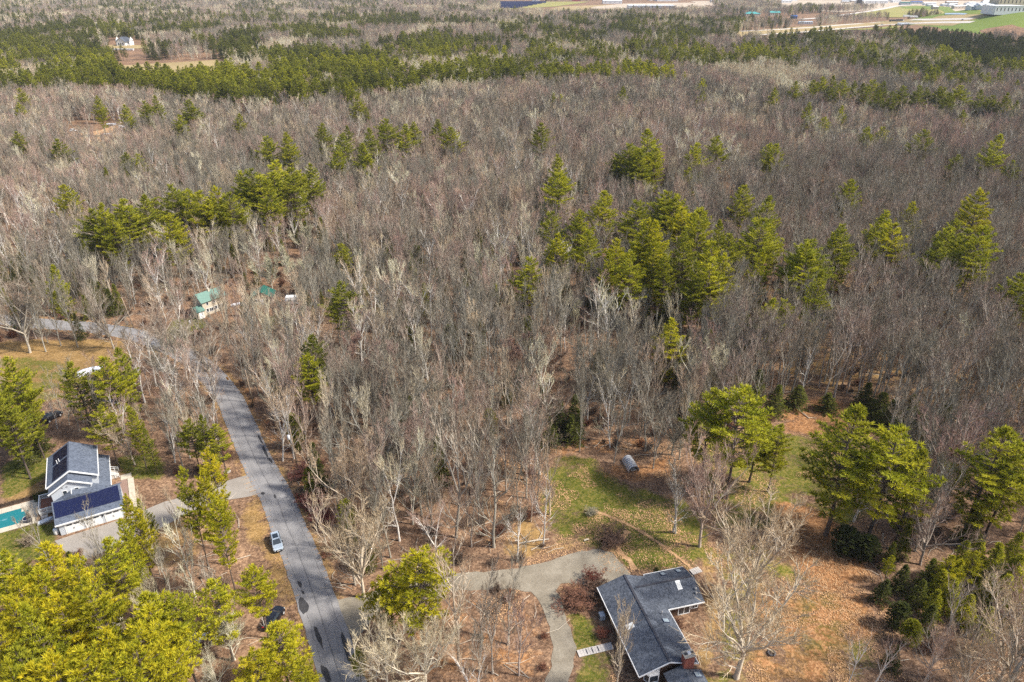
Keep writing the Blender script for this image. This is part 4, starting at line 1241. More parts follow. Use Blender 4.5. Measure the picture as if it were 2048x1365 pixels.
w = MB(); gable_body(w, 0, 6.2, 0, 5.0, -.3, 2.5, 3.1, 4.2); part("wall", w, M["cream"], GS)
w = MB(); w.slab((-.4, -.4, 2.4), (3.1, -.4, 4.45), (3.1, 5.4, 4.45), (-.4, 5.4, 2.4), .1); part("roof", w, M["greenroof"], GS)
w = MB(); w.slab((3.1, -.4, 4.452), (6.6, -.4, 2.4), (6.6, 5.4, 2.4), (3.1, 5.4, 4.452), .1); part("dark_roof", w, M["darkgreen"], GS, label="darker green half of the roof")
for x in (.8, 4.2): window_on(GS, (x, -.02, .8), (1, 0, 0), (0, 0, 1), .9, 1.1)
boxpart("door", (2.6, 3.5, -.05, -.01, 0, 2.0), M["white"], GS)

# ---- vehicles
def loft(mb, secs):
    """secs: (x, half width, z low, z high, top half width)"""
    rings = []
    for x, hw, z0, z1, tw in secs:
        n = len(mb.v)
        zm = z0 + (z1 - z0) * .55
        mb.v += [(x, -hw * .9, z0), (x, -hw, zm), (x, -tw, z1), (x, tw, z1), (x, hw, zm), (x, hw * .9, z0)]
        rings.append(n)
    for a, b in zip(rings[:-1], rings[1:]):
        for i in range(6):
            j = (i + 1) % 6
            mb.f.append((a + i, b + i, b + j, a + j)); mb.m.append(mb.mi)
    mb.f.append(tuple(rings[0] + i for i in range(6))); mb.m.append(mb.mi)
    mb.f.append(tuple(rings[-1] + i for i in range(6))[::-1]); mb.m.append(mb.mi)
def make_car(loc, rz, label, paint, roofglass=True, cat="car", name="parked_car", detail=True, Lc=4.6):
    t = thing(name, loc, rz, label, cat)
    k = Lc / 4.6
    w = MB(); loft(w, [(-2.28 * k, .72, .42, .85, .66), (-2.1 * k, .86, .3, 1.02, .78), (-1.2 * k, .92, .25, 1.06, .84), (.6 * k, .92, .25, 1.05, .84), (1.5 * k, .91, .27, .98, .80), (2.1 * k, .86, .3, .88, .72), (2.3 * k, .70, .4, .72, .60)])
    part("body", w, paint, t)
    w = MB(); loft(w, [(-2.0 * k, .80, 1.0, 1.16, .70), (-1.45 * k, .80, 1.02, 1.60, .62), (-.2 * k, .82, 1.03, 1.66, .64), (.35 * k, .82, 1.03, 1.58, .62), (1.15 * k, .80, 1.0, 1.06, .70)])
    part("window_glass", w, M["glass"], t)
    w = MB(); loft(w, [(-1.6 * k, .60, 1.585, 1.62, .58), (-1.0 * k, .655, 1.63, 1.685, .63), (-.1 * k, .66, 1.645, 1.70, .63), (.42 * k, .64, 1.565, 1.61, .60)])
    for s in (-1, 1):
        bar(w, (.42 * k, s * .64, 1.58), (1.18 * k, s * .74, 1.05), .07, .06); bar(w, (-1.55 * k, s * .64, 1.58), (-2.0 * k, s * .74, 1.1), .16, .06); bar(w, (-.35 * k, s * .68, 1.62), (-.4 * k, s * .83, 1.05), .07, .07)
    part("roof", w, paint, t)
    if roofglass: boxpart("sunroof", (-.95 * k, .15 * k, -.46, .46, 1.69, 1.712), M["glass"], t)
    for x in (-1.42 * k, 1.42 * k):
        for s in (-1, 1):
            w = MB(); w.tube([(x, s * .70, .36), (x, s * .94, .36)], [.36, .36], 16)
            wh = part("wheel", w, M["rubber"], t)
            w = MB(); w.tube([(x, s * .90, .36), (x, s * .955, .36)], [.22, .2], 12); part("rim", w, M["steel"], wh)
    for s in (-1, 1):
        w = MB(); w.hexa([(2.0 * k, s * .52, .68), (2.22 * k, s * .50, .68), (2.1 * k, s * .82, .68), (1.95 * k, s * .86, .68)][::s], [(1.98 * k, s * .52, .84), (2.16 * k, s * .50, .80), (2.06 * k, s * .80, .82), (1.9 * k, s * .84, .86)][::s])
        part("headlight", w, M["lamp"], t)
        boxpart("tail_light", (-2.27 * k, -2.1 * k, min(s * .5, s * .82), max(s * .5, s * .82), .8, .98), M["redlamp"], t)
        w = MB(); w.box(.75 * k, .95 * k, min(s * .86, s * 1.08), max(s * .86, s * 1.08), 1.02, 1.16); part("mirror", w, M["blackpaint"], t)
    boxpart("grille", (2.2 * k, 2.325 * k, -.48, .48, .48, .70), M["blackpaint"], t)
    boxpart("number_plate", (2.32 * k, 2.345 * k, -.26, .26, .42, .55), M["white"], t)
    w = MB(); loft(w, [(-2.32 * k, .70, .25, .42, .70), (-1.9 * k, .93, .2, .36, .93)]); loft(w, [(1.95 * k, .93, .2, .38, .93), (2.34 * k, .68, .25, .44, .66)])
    part("bumper", w, M["blackpaint"], t)
    return t
cx, cy = at(553, 1092)
make_car((cx, cy + .3, .06), math.radians(-64), "silver blue car with dark glass roof stopped on the road edge", M["carpaint"])
cx, cy = at(549, 1242)
make_car((cx, cy, 0), math.radians(80), "black car parked among leaves behind a bare sapling", M["blackpaint"], False)
for u, v, a, lab in ((105, 838, 70, "black car half hidden by birches on the leafy track"), (213, 812, 20, "dark car parked in shade between two pines")):
    cx, cy = at(u, v); make_car((cx, cy, 0), math.radians(a), lab, M["blackpaint"], False)

# stack of pale lattice beds, white tarpaulin boat, utility poles, sign, logs, rock
a_, b_ = Vector((*at(367, 1312), 0)), Vector((*at(408, 1292), 0))
d_ = b_ - a_
lr = thing("slatted_trailer", a_ + Vector((-.2, .3, 0)), math.atan2(d_.y, d_.x), "flat pale slatted trailer bed among bare bushes near the bottom edge", "trailer")
for k in range(9): boxpart("slat", (0, 4.1, k * .21, k * .21 + .10, .62, .68), M["tarp"], lr)
for x in (0.02, 1.35, 2.7, 4.0): boxpart("cross_bar", (x, x + .12, -.02, 1.82, .55, .62), M["tarp"], lr)
for y in (-.06, 1.86): boxpart("side_rail", (-.05, 4.2, y, y + .06, .58, .85), M["tarp"], lr)
for y in (-.25, 1.95):
    w = MB(); w.tube([(2.0, y, .3), (2.0, y + .2, .3)], [.3, .3], 14); part("wheel", w, M["rubber"], lr)
bx_, by_ = at(182, 748)
wt = thing("covered_boat", (bx_, by_, 0), math.radians(38), "boat wrapped in wrinkled white plastic beside the yellow pine", "boat")
w = MB(); loft(w, [(-3.0, 1.0, .4, 1.3, .3), (-1.5, 1.15, .35, 1.7, .25), (.5, 1.1, .35, 1.75, .2), (2.0, .8, .45, 1.5, .15), (3.0, .15, .9, 1.3, .06)])
part("wrap", w, M["tarp"], wt)
for k in range(6):
    x = -2.4 + k * .85; w = MB(); w.tube([(x, -1.0, .9), (x + .1, -.5, 1.4), (x + .05, 0, 1.72 - abs(x) * .08), (x - .1, .5, 1.4), (x, 1.0, .9)], [.045] * 5, 4); part("wrap_fold", w, M["steel"], wt)
for x in (-1.6, 1.2): boxpart("block", (x, x + .4, -.7, .7, 0, .4), M["polewood"], wt)
def pole(u, v, H_, label, transformer, lean=0.0):
    x, y = at(u, v)
    t = thing("utility_pole", (x, y, 0), random.Random(u).uniform(0, .3), label, "utility pole")
    w = MB(); w.tube([(0, 0, -.5), (lean * .5, 0, H_ / 2), (lean, 0, H_)], [.17, .14, .11], 8); part("pole", w, M["polewood"], t, True)
    w = MB(); w.tube([(lean, 0, H_), (lean, 0, H_ + .25)], [.05, .07], 8); part("insulator", w, M["stone"], t)
    w = MB(); bar(w, (lean - .05, .12, H_ - 2.2), (lean - .6, .12, H_ - 2.2), .08, .1); part("bracket", w, M["steel"], t)
    if transformer:
        w = MB(); w.tube([(lean - .5, 0, H_ - 2.5), (lean - .5, 0, H_ - 2.4), (lean - .5, 0, H_ - 1.55), (lean - .5, 0, H_ - 1.45)], [.2, .28, .28, .2], 12)
        c = part("transformer", w, M["white"], t, True)
        w = MB(); w.tube([(lean - .5, 0, H_ - 1.45), (lean - .5, 0, H_ - 1.15)], [.05, .04], 6); part("bushing", w, M["stone"], c)
    return t
pole(595, 934, 9.5, "utility pole with a white transformer beside the dark red bushes", True, -.2)
pole(268, 656, 9.5, "bare leaning utility pole in the woods beyond the road bend", False, -1.0)
pole(506, 806, 9.0, "weathered utility pole on the leafy bank right of the road", False, -.3)
pole(392, 684, 8.0, "utility pole with a white transformer below the green roofed house", True, .1)
sx, sy = at(459, 775)
sg = thing("road_sign", (sx, sy, 0), math.radians(-30), "small orange diamond warning sign on the leafy road bank", "sign")
w = MB(); w.tube([(0, 0, -.2), (0, 0, 2.7)], [.035, .035], 6); part("post", w, M["steel"], sg)
w = MB(); w.hexa([(-.55, -.05, 2.5), (0, -.05, 1.95), (.55, -.05, 2.5), (0, -.05, 3.05)], [(-.55, -.02, 2.5), (0, -.02, 1.95), (.55, -.02, 2.5), (0, -.02, 3.05)]); part("plate", w, M["orange"], sg)
def log(u0, v0, u1, v1, r, label, fork=False):
    a, b = Vector((*at(u0, v0), r)), Vector((*at(u1, v1), r))
    t = thing("fallen_log", a, 0, label, "log")
    w = MB(); d = b - a; w.tube([Vector((0, 0, 0)), d * .5 + Vector((0.1, 0.1, .1)), d], [r, r * .85, r * .6], 7)
    if fork: w.tube([d * .97, d + Vector((d.y, -d.x, 0)).normalized() * -1.6 + d.normalized() * .6], [r * .6, r * .3], 6)
    part("stem", w, M["log"], t)
log(1571, 803, 1618, 838, .16, "long bleached log lying across the leafy clearing behind the pines", True)
log(1036, 1089, 1098, 1080, .16, "pale birch log lying on the leaves at the lawn edge")
log(35, 922, 82, 921, .12, "thin grey log lying at the wood edge left of the solar roofed house")
log(1168, 1083, 1178, 1081, .18, "short pale log piece at the edge of the gravel pad")
x, y = at(455, 945)
rk = thing("boulder", (x, y, 0), .4, "small pale boulder beside the end of the paved driveway", "rock")
rng = random.Random(4); w = MB(); rings = []
for i, (z, r) in enumerate(((-.1, .6), (.25, .62), (.5, .45), (.62, .12))):
    n = len(w.v); w.v += [(r * rng.uniform(.85, 1.2) * math.cos(k * .785), .8 * r * rng.uniform(.85, 1.2) * math.sin(k * .785), z) for k in range(8)]; rings.append(n)
for a, b in zip(rings[:-1], rings[1:]):
    for k in range(8): w.f.append((a + k, a + (k + 1) % 8, b + (k + 1) % 8, b + k)); w.m.append(0)
w.f.append(tuple(rings[-1] + k for k in range(8))); w.m.append(0)
part("stone", w, M["stone"], rk)
# white trailer and small boat by the outbuilding
x, y = at(588, 608)
tr = thing("camper_trailer", (x, y, 0), .1, "pale trailer behind trees right of the green roofed outbuilding", "trailer")
w = MB(); loft(w, [(-2.4, 1.0, .5, 2.3, .9), (-2.1, 1.05, .45, 2.6, .95), (2.1, 1.05, .45, 2.6, .95), (2.4, 1.0, .6, 2.2, .9)]); part("body", w, M["white"], tr)
for xx in (-1.2, .6): window_on(tr, (xx, -1.06, 1.4), (1, 0, 0), (0, 0, 1), .8, .6)
for s in (-1, 1):
    w = MB(); w.tube([(0, s * .8, .32), (0, s * 1.08, .32)], [.32, .32], 12); part("wheel", w, M["rubber"], tr)
x, y = at(476, 612)
bo = copy_tree(bt); bo.location = (x, y, 0); bo.rotation_euler = (0, 0, .4); bo.scale = (1.5, 1.5, 1.5); bo["label"] = "white boat beside the cream house with the green roof"

# ------------------------------------------------------------------ far buildings, fields, highway
def depth_at(u, v):
    x, y = at(u, v); return y * math.cos(PITCH) + (CAM_H - float(hgt(x, y))) * math.sin(PITCH)
def building(u, v, wpx, dm, hm, wall, roof, label, rise=1.5, rz=0.0, nwin=4, doors=0, hip=False, name="building", cat="building", group=None):
    x, y = at(u, v); W_ = wpx * depth_at(u, v) / FPX
    t = thing(name, (x, y, float(hgt(x, y))), rz, label, cat, group)
    h2 = W_ / 2
    w = MB()
    if rise > 0:
        w.box(-h2, h2, 0, dm, -1, hm)
        w.v += [(-h2 - .01, 0, hm), (-h2 - .01, dm, hm), (-h2 - .01, dm / 2, hm + rise), (h2 + .01, 0, hm), (h2 + .01, dm, hm), (h2 + .01, dm / 2, hm + rise)]
        n = len(w.v); w.f += [(n - 4, n - 5, n - 6), (n - 3, n - 2, n - 1)]; w.m += [0, 0]
    else: w.box(-h2, h2, 0, dm, -1, hm)
    part("wall", w, wall, t)
    w = MB(); o_ = .5
    if rise > 0:
        i_ = dm / 2 if hip else 0
        zlow = hm - o_ * rise / (dm / 2)
        for s in (0, 1):
            ye, yr = (-o_, dm / 2) if s == 0 else (dm + o_, dm / 2)
            q = [(-h2 - o_, ye, zlow), (h2 + o_, ye, zlow), (h2 + o_ - i_, yr, hm + rise + .05), (-h2 - o_ + i_, yr, hm + rise + .05)]
            lo = [(a, b, c - .25) for a, b, c in q]
            w.hexa(lo, q)
        if hip:
            for s in (-1, 1):
                w.ngon([(s * (h2 + o_), -o_, zlow), (s * (h2 + o_), dm + o_, zlow), (s * (h2 + o_ - i_), dm / 2, hm + rise + .05)])
    else: w.box(-h2 - .4, h2 + .4, -.4, dm + .4, hm, hm + .5)
    part("roof", w, roof, t)
    for k in range(nwin):
        ww = min(1.6, W_ / (nwin * 2.2)); x0 = -h2 + W_ * (k + .5) / nwin - ww / 2
        boxpart("window", (x0, x0 + ww, -.08, -.01, hm * .4, hm * .78), M["glass"], t)
    for k in range(doors):
        x0 = -h2 + W_ * .08 + k * W_ * .42 / max(1, doors)
        boxpart("dock_door", (x0, x0 + W_ * .28 / doors, -.1, -.015, 0, hm * .62), M["darksteel"], t)
    return t
building(1303, 19, 92, 55, 9.5, M["greyfar"], M["whitefar"], "long pale warehouse with dark dock doors beyond the woods", 0, -.06, 0, 5)
building(1225, 8, 38, 30, 9, M["whitefar"], M["whitefar"], "white industrial building left of the long warehouse", 2.5, 0, 4)
building(1072, 3, 14, 14, 6, M["whitefar"], M["whitefar"], "small white building beyond the blue solar field", 2, 0, 2)
building(1152, 3, 16, 16, 8, M["red"], M["greyfar"], "dark red barn on the far tan field", 4, 0, 2)
building(1335, 3, 42, 24, 9, M["whitefar"], M["greyfar"], "white industrial hall behind the long warehouse", 2, .05, 5)
building(1460, 9, 22, 14, 4, M["whitefar"], M["whitefar"], "low white sheds among far trees right of the warehouse", 1, 0, 3)
building(1506, 33, 30, 22, 5.5, M["tanfar"], M["tealroof"], "low teal roofed building behind the pine wood", 4, .05, 5, hip=True)
building(1550, 33, 20, 13, 8, M["tanfar"], M["tealroof"], "tall cream building with a teal gable roof", 3.2, .05, 5)
building(1588, 38, 12, 9, 5.5, M["blue"], M["blue"], "small dark blue building by the far road", 2, -.1, 2)
building(1612, 49, 26, 13, 4.2, M["whitefar"], M["greyfar"], "white roadside building in front of the highway", 1.3, -.1, 6)
building(1702, 84, 12, 8, 5, M["whitefar"], M["greyfar"], "white house among bare trees in front of the highway", 2.5, .1, 3, name="house", cat="house")
building(1825, 124, 14, 5, 3.2, M["whitefar"], M["whitefar"], "lone white cottage in bare woods left of the dark plantation", 1.0, .3, 3, name="cottage", cat="cottage")
building(1745, 8, 60, 28, 9, M["whitefar"], M["whitefar"], "long white works building behind the dark gravel piles", 2, -.04, 6)
building(1812, 11, 20, 18, 7, M["greyfar"], M["darkgreen"], "green roofed building at the top of the green field", 3, 0, 3)
building(1834, 9, 22, 16, 7, M["greyfar"], M["blue"], "blue roofed building right of the green roofed one", 2.5, 0, 3)
building(1974, 8, 17, 15, 7, M["tanfar"], M["whitefar"], "pale building with a white hipped roof on the far skyline", 4, 0, 3, hip=True)
building(1905, 8, 22, 16, 6, M["tanfar"], M["whitefar"], "white roofed tan building right of the dark spruces", 2, 0, 4)
building(2018, 29, 58, 45, 13, M["whitefar"], M["whitefar"], "big white factory block beside the green mound", 0, -.05, 8)
building(2030, 14, 70, 30, 15, M["tanfar"], M["greyfar"], "long tan factory hall behind the white factory block", 0, .02, 9)
rng = random.Random(21)
for i in range(84):
    u = rng.choice([rng.uniform(1860, 1985), rng.uniform(1930, 2000), rng.uniform(1690, 1800), rng.uniform(1400, 1600), rng.uniform(1250, 1360), rng.uniform(1940, 2046)]); v = rng.uniform(10, 20) if u > 1850 else rng.uniform(1, 7)
    if 1250 < u < 1400: v = rng.uniform(-1, 3)
    if u > 1985: v = rng.uniform(6, 11)
    lab = "small pale building of the far industrial estate" + (" around the green field" if u > 1600 else " above the teal roofs" if u > 1400 else " behind the long warehouse")
    building(u, v, rng.uniform(7, 24), rng.uniform(12, 24), rng.uniform(5, 9), rng.choice([M["whitefar"], M["tanfar"], M["whitefar"]]), rng.choice([M["whitefar"], M["greyfar"], M["whitefar"]]), lab, rng.uniform(.8, 2), rng.uniform(-.2, .2), 3, group=lab + "s")
FH = building(247, 92, 27, 13, 6.5, M["whitefar"], M["shingle"], "white farmhouse with a dark hipped roof and front gable in the far woods", 5, .05, 5, hip=True, name="farmhouse", cat="house")
w = MB(); gable_body(w, -7, 5, -4, 5, -1, 5.5, -1, 10.2); part("gable_wall", w, M["whitefar"], FH)
w = MB(); w.slab((-8, -5, 4.9), (-1, -5, 10.7), (-1, 6, 10.7), (-8, 6, 4.9), .4); w.slab((-1, -5, 10.702), (6, -5, 4.9), (6, 6, 4.9), (-1, 6, 10.702), .4); part("gable_roof", w, M["shingle"], FH)
for xx in (-5, -2.2, .8): boxpart("window", (xx, xx + 1.6, -4.1, -4.02, 1.2, 4.0), M["glass"], FH)
building(245, 101, 42, 3, 1.2, M["whitefar"], M["whitefar"], "low white fence like wall in front of the far farmhouse", 0, 0, 0, name="low_wall", cat="wall")
building(247, 266, 11, 4.5, 2.6, M["whitefar"], M["whitefar"], "small white shed at the right end of the rusty clearing", 1.6, .4, 2, name="shed", cat="shed")
for u, v, lab in ((147, 264, "white van parked at the left end of the rusty clearing"), (180, 297, "pale van among bare trees below the rusty clearing")):
    x, y = at(u, v); make_car((x, y, float(hgt(x, y))), .1, lab, M["white"], False, "van", "parked_van")
for u, v, lab in ((223, 251, "cream boat on the upper edge of the rusty clearing"), (216, 271, "white boat in the middle of the rusty clearing")):
    x, y = at(u, v); b2 = copy_tree(bt); b2.location = (x, y, float(hgt(x, y))); b2.rotation_euler = (0, 0, .1); b2.scale = (2.2, 2.2, 2.2); b2["label"] = lab
building(578, 88, 8, 6, 4, M["whitefar"], M["whitefar"], "tiny white cabin in the far mixed woods", 1.2, 0, 2, name="cabin", cat="cabin")

def field(name, px, mat, label, z=.5, step=40):
    return sheet(name, poly(px), z, mat, 1.5, 7, step, label)
field("meadow", [(240, 132), (430, 121), (455, 125), (455, 140), (330, 152), (240, 150)], M["field_tan"], "tan meadow framed by pines", .35, 12)
field("farm_yard", [(205, 90), (330, 92), (325, 98), (205, 98)], M["field_tan"], "pale yard round the far farmhouse", .35, 20)
field("leafy_clearing", [(140, 270), (200, 262), (240, 250), (262, 262), (255, 278), (200, 286), (150, 280)], M["leafpath"], "rusty leaf covered clearing in the bare woods", .3, 8)
field("field", [(1090, 22), (1120, 14), (1225, 10), (1240, 14), (1235, 20), (1180, 24), (1130, 24)], M["field_tan"], "tan field before the industrial buildings", .6, 60)
field("field", [(940, 22), (1010, 20), (1110, 14), (1180, 4), (1030, 4), (1060, 10), (930, 14)], M["field_mix"], "olive field round the solar rows", .55, 60)
field("industrial_yard", [(1190, 14), (1250, 8), (1400, 6), (1420, 16), (1260, 20), (1180, 18)], M["sandyard"], "sandy yard in front of the long warehouse", .8, 60)
field("industrial_yard", [(1590, 16), (1700, 8), (1800, 11), (1760, 20), (1680, 26), (1600, 20)], M["sandyard"], "sandy yard round the dark gravel piles", .8, 60)
field("industrial_yard", [(1700, 3), (1980, 2), (2060, 12), (2060, 33), (1985, 28), (1960, 20), (1860, 13), (1720, 14)], M["sandyard"], "pale yards of the far industrial estate", .65, 80)
field("green_field", [(1740, 34), (1700, 30), (1790, 15), (1830, 12), (1900, 14), (1960, 21), (1975, 27), (1880, 31), (1820, 32), (1800, 36)], M["field_mix"], "big green and tan field beyond the highway", .7, 50)
field("green_field", [(1800, 15), (1830, 13), (1900, 15), (1945, 20), (1880, 20), (1810, 18)], M["field_green"], "greener upper part of the big field", .95, 50)
field("industrial_yard", [(1380, 3), (1560, 1), (1720, 1), (1700, 8), (1590, 16), (1430, 14), (1400, 8)], M["sandyard"], "sandy yards between the long warehouse and the gravel piles", .6, 80)
field("pond", [(1830, 28), (1850, 27), (1855, 29.5), (1835, 30)], M["pond"], "pale puddle on the big field", 1.2, 30)
field("pond", [(1890, 28), (1935, 28.5), (1930, 30.5), (1890, 30)], M["pond"], "pale puddle at the foot of the big field", 1.2, 30)
# the mound: green turf laid over the hill
mb = MB()
ax_ = np.linspace(740, 1340, 42); ay_ = np.linspace(1180, 1690, 40)
for j, y in enumerate(ay_):
    for i, x in enumerate(ax_):
        mb.v.append((float(x), float(y), float(hgt(x, y)) + .6))
for j in range(len(ay_) - 1):
    for i in range(len(ax_) - 1):
        c = sum(hgt(ax_[i + a], ay_[j + b]) for a in (0, 1) for b in (0, 1)) / 4
        if c > 1.2:
            k = j * len(ax_) + i; mb.f.append((k, k + 1, k + 1 + len(ax_), k + len(ax_))); mb.m.append(0)
tag(link("grassy_mound", mb.mesh("grassy_mound", M["field_green"], True)), "smooth bright green landfill mound at the right edge", kind="structure")
def farstrip(name, px, w_, mat, label, z=.9):
    C_ = spline([at(*p) for p in px], 30); return strip(name, C_, w_, z, mat, label)
farstrip("highway_verge", [(1440, 72), (1560, 63), (1650, 56), (1760, 48), (1850, 43), (1915, 41.5), (1945, 41)], 42, M["field_tan"], "tan verge of the highway", .75)
farstrip("highway", [(1480, 64), (1560, 60), (1640, 55), (1700, 50), (1780, 44), (1860, 40.5), (1915, 39.5), (1945, 39)], 7, M["concretefar"], "far carriageway of the pale highway")
farstrip("highway", [(1520, 71), (1600, 66), (1700, 57), (1770, 51), (1850, 47), (1915, 46), (1945, 45.6)], 7, M["concretefar"], "near carriageway of the pale highway")
farstrip("side_road", [(1600, 40), (1650, 36), (1700, 29), (1760, 20), (1800, 12.5), (1830, 11)], 9, M["concretefar"], "pale road climbing past the green field", 1.0)
farstrip("verge_grass", [(1660, 60), (1720, 60), (1800, 53), (1830, 50)], 14, M["field_mix"], "grass beside the near carriageway", .82)
# gravel piles
def mound(u, v, wpx, h_, label):
    x, y = at(u, v); r = wpx * depth_at(u, v) / FPX / 2
    mb = MB(); n, m_ = 24, 8; g = random.Random(u)
    for j in range(m_ + 1):
        t = j / m_
        for i in range(n):
            a = 2 * math.pi * i / n; q = r * (1 - t) * g.uniform(.95, 1.05) + .01
            mb.v.append((q * math.cos(a), q * .6 * math.sin(a), h_ * (1 - (1 - t) ** 1.6) - .5))
    for j in range(m_):
        for i in range(n): mb.f.append((j * n + i, j * n + (i + 1) % n, (j + 1) * n + (i + 1) % n, (j + 1) * n + i)); mb.m.append(0)
    o = link("gravel_pile", mb.mesh("gravel_pile", M["coal"], True)); o.location = (x, y, float(hgt(x, y)))
    tag(o, label, "gravel pile")
mound(1617, 17, 46, 15, "broad dark gravel pile in the sandy yard"); mound(1657, 20, 28, 12, "smaller pointed dark gravel pile")
x, y = at(1716, 17)
ip = thing("crushing_plant", (x, y, 0), 0, "dark crushing plant tower with sloping conveyors in the sandy yard", "plant tower")
boxpart("tower", (-6, 6, -5, 5, 8, 24), M["darksteel"], ip)
for xx in (-5, 4):
    for yy in (-4, 3): boxpart("leg", (xx, xx + 1.2, yy, yy + 1.2, -1, 8), M["darksteel"], ip)
for s, L_ in ((-1, 34), (1, 26)):
    mb = MB(); bar(mb, (s * 5, 0, 22), (s * L_, -4, 1), 2.2, 1.6); part("conveyor", mb, M["tanfar"], ip)
w = MB(); w.tube([(14, 2, -1), (14, 2, 20), (14, 2, 23)], [4, 4, .8], 14); part("silo", w, M["whitefar"], ip)
# bridge and traffic on the highway
x, y = at(1842, 47)
br = thing("overpass", (x, y, 0), -.03, "highway overpass with pale barriers and dark opening", "bridge")
boxpart("deck", (-34, 34, -5, 22, 5.2, 6.4), M["greyfar"], br)
for yy in (-5.3, 22): boxpart("barrier", (-34, 34, yy, yy + .3, 6.4, 7.4), M["whitefar"], br)
for xx in (-22, 0, 22): boxpart("pier", (xx - 1, xx + 1, -3, 20, -1, 5.2), M["tanfar"], br)
for s in (-1, 1): boxpart("abutment", (s * 34 - 3, s * 34 + 3, -4.9, 21.9, -1, 5.19), M["concretefar"], br)
def truck(u, v, rz, mat, label, z=0.0):
    x, y = at(u, v); t = thing("lorry", (x, y, float(hgt(x, y)) + .9 + z), rz, label, "lorry")
    boxpart("trailer", (-8, 4.2, -1.3, 1.3, 1.2, 4.1), mat, t)
    w = MB(); loft(w, [(4.6, 1.25, .7, 3.4, 1.2), (6.2, 1.25, .7, 3.3, 1.15), (6.6, 1.2, .7, 2.0, 1.1), (7.6, 1.1, .7, 1.7, 1.0)]); part("cab", w, M["whitefar"], t)
    boxpart("windscreen", (6.42, 6.47, -1.0, 1.0, 2.1, 3.0), M["glass"], t)
    for xx in (-6.8, -5.4, 4.9, 6.7):
        for s in (-1, 1):
            w = MB(); w.tube([(xx, s * .9, .5), (xx, s * 1.28, .5)], [.5, .5], 10); part("wheel", w, M["rubber"], t)
truck(1786, 45, .0, M["darksteel"], "dark lorry on the far carriageway left of the overpass")
truck(1800, 44.4, .0, M["darksteel"], "second dark lorry just left of the overpass")
truck(1812, 42, .0, M["whitefar"], "white lorry on top of the overpass", 5.5)
truck(1826, 43.5, .0, M["whitefar"], "white box lorry at the middle of the overpass", 5.5)
for u, v, lab, m_ in ((1764, 51, "dark car on the near carriageway of the highway", M["blackpaint"]), (1925, 42, "blue car on the highway right of the overpass", M["blue"]), (1512, 63, "black car at the left end of the highway", M["blackpaint"]), (1541, 69.5, "white van at the left end of the highway", M["white"])):
    x, y = at(u, v); make_car((x, y, float(hgt(x, y)) + .9), .05, lab, m_, False, "car", "car")
# solar rows
for k in range(7):
    v = 7 + k * 1.7
    x0, y0 = at(985 + k * 2, v); x1, _ = at(1092 - k * 9, v)
    t = thing("solar_row", ((x0 + x1) / 2, y0, .3), 0, "long row of blue solar panels on the far field", "solar panels", "rows of blue solar panels on the far field")
    h_ = (x1 - x0) / 2
    mb = MB(); mb.hexa([(-h_, -6, 1.0), (h_, -6, 1.0), (h_, 6, 6.0), (-h_, 6, 6.0)], [(-h_, -6.1, 1.2), (h_, -6.1, 1.2), (h_, 5.9, 6.2), (-h_, 5.9, 6.2)]); part("panel_row", mb, M["solar"], t)
    for i in range(5):
        xx = -h_ + h_ * 2 * (i + .5) / 5; boxpart("post", (xx - .3, xx + .3, 2, 2.6, -.5, 4.3), M["alu"], t)

# ------------------------------------------------------------------ trees: the ones the photograph singles out
rng = random.Random(77)
TREES = []          # (x, y, radius) already planted
def reg(e, r): TREES.append((e.location.x, e.location.y, r)); return e
def height_for(u, v, vt):
    """height of a tree whose foot is seen at (u, v) and whose tip is seen at row vt"""
    x, y = at(u, v); a, b, c = ray(u, vt)
    return CAM_H + c * (y / b) - float(hgt(x, y))
def pine(u, vt, H, tint, wid, label, group=None, kind="pine", name="pine_tree", cat="pine tree"):
    x, y = at(u, vt, H)
    return reg(plant(kind, name, cat, x, y, H, tint, label, rng, group, wid), 2.2 * wid)
# lone pines standing above the bare woods, by row
ROWS = {
 "farthest": [(52, 148, 20), (37, 177, 21), (36, 206, 17), (192, 193, 22), (247, 211, 22), (287, 203, 21), (310, 192, 21), (379, 200, 24), (358, 230, 20), (479, 229, 18), (731, 216, 15), (713, 193, 21), (1106, 187, 19), (1122, 190, 18), (1245, 174, 20), (1406, 184, 18), (1404, 158, 20), (1617, 206, 22), (1650, 235, 19), (1686, 213, 20), (1928, 222, 21), (1549, 177, 22), (1591, 164, 22)],
 "second": [(31, 264, 18), (113, 279, 20), (251, 306, 15), (274, 308, 15), (531, 274, 22), (573, 266, 24), (644, 248, 21), (694, 253, 19), (686, 268, 22), (672, 293, 21), (739, 258, 23), (728, 287, 23), (736, 314, 18), (773, 239, 23), (807, 250, 24), (830, 245, 22), (873, 240, 20), (902, 256, 22), (1082, 247, 23), (1395, 287, 23), (1437, 274, 23), (1541, 289, 22), (1555, 289, 23), (1738, 255, 19), (1768, 255, 19), (1849, 261, 23), (2002, 272, 27), (1918, 311, 18), (2026, 322, 20)],
 "third": [(124, 371, 20), (1116, 311, 24), (1117, 347, 24), (1379, 337, 18), (1208, 384, 24), (1271, 403, 23), (1163, 422, 22), (1105, 425, 21), (1337, 384, 25), (1356, 392, 24), (1400, 417, 22), (1491, 372, 24), (1538, 395, 23), (1702, 361, 22), (1823, 405, 20), (1965, 380, 28), (1771, 422, 24), (1791, 449, 23), (680, 488, 14)],
}
ORD = "first second third fourth fifth sixth seventh eighth ninth tenth eleventh twelfth thirteenth fourteenth fifteenth sixteenth seventeenth eighteenth nineteenth twentieth twenty-first twenty-second twenty-third twenty-fourth twenty-fifth twenty-sixth twenty-seventh twenty-eighth twenty-ninth thirtieth".split()
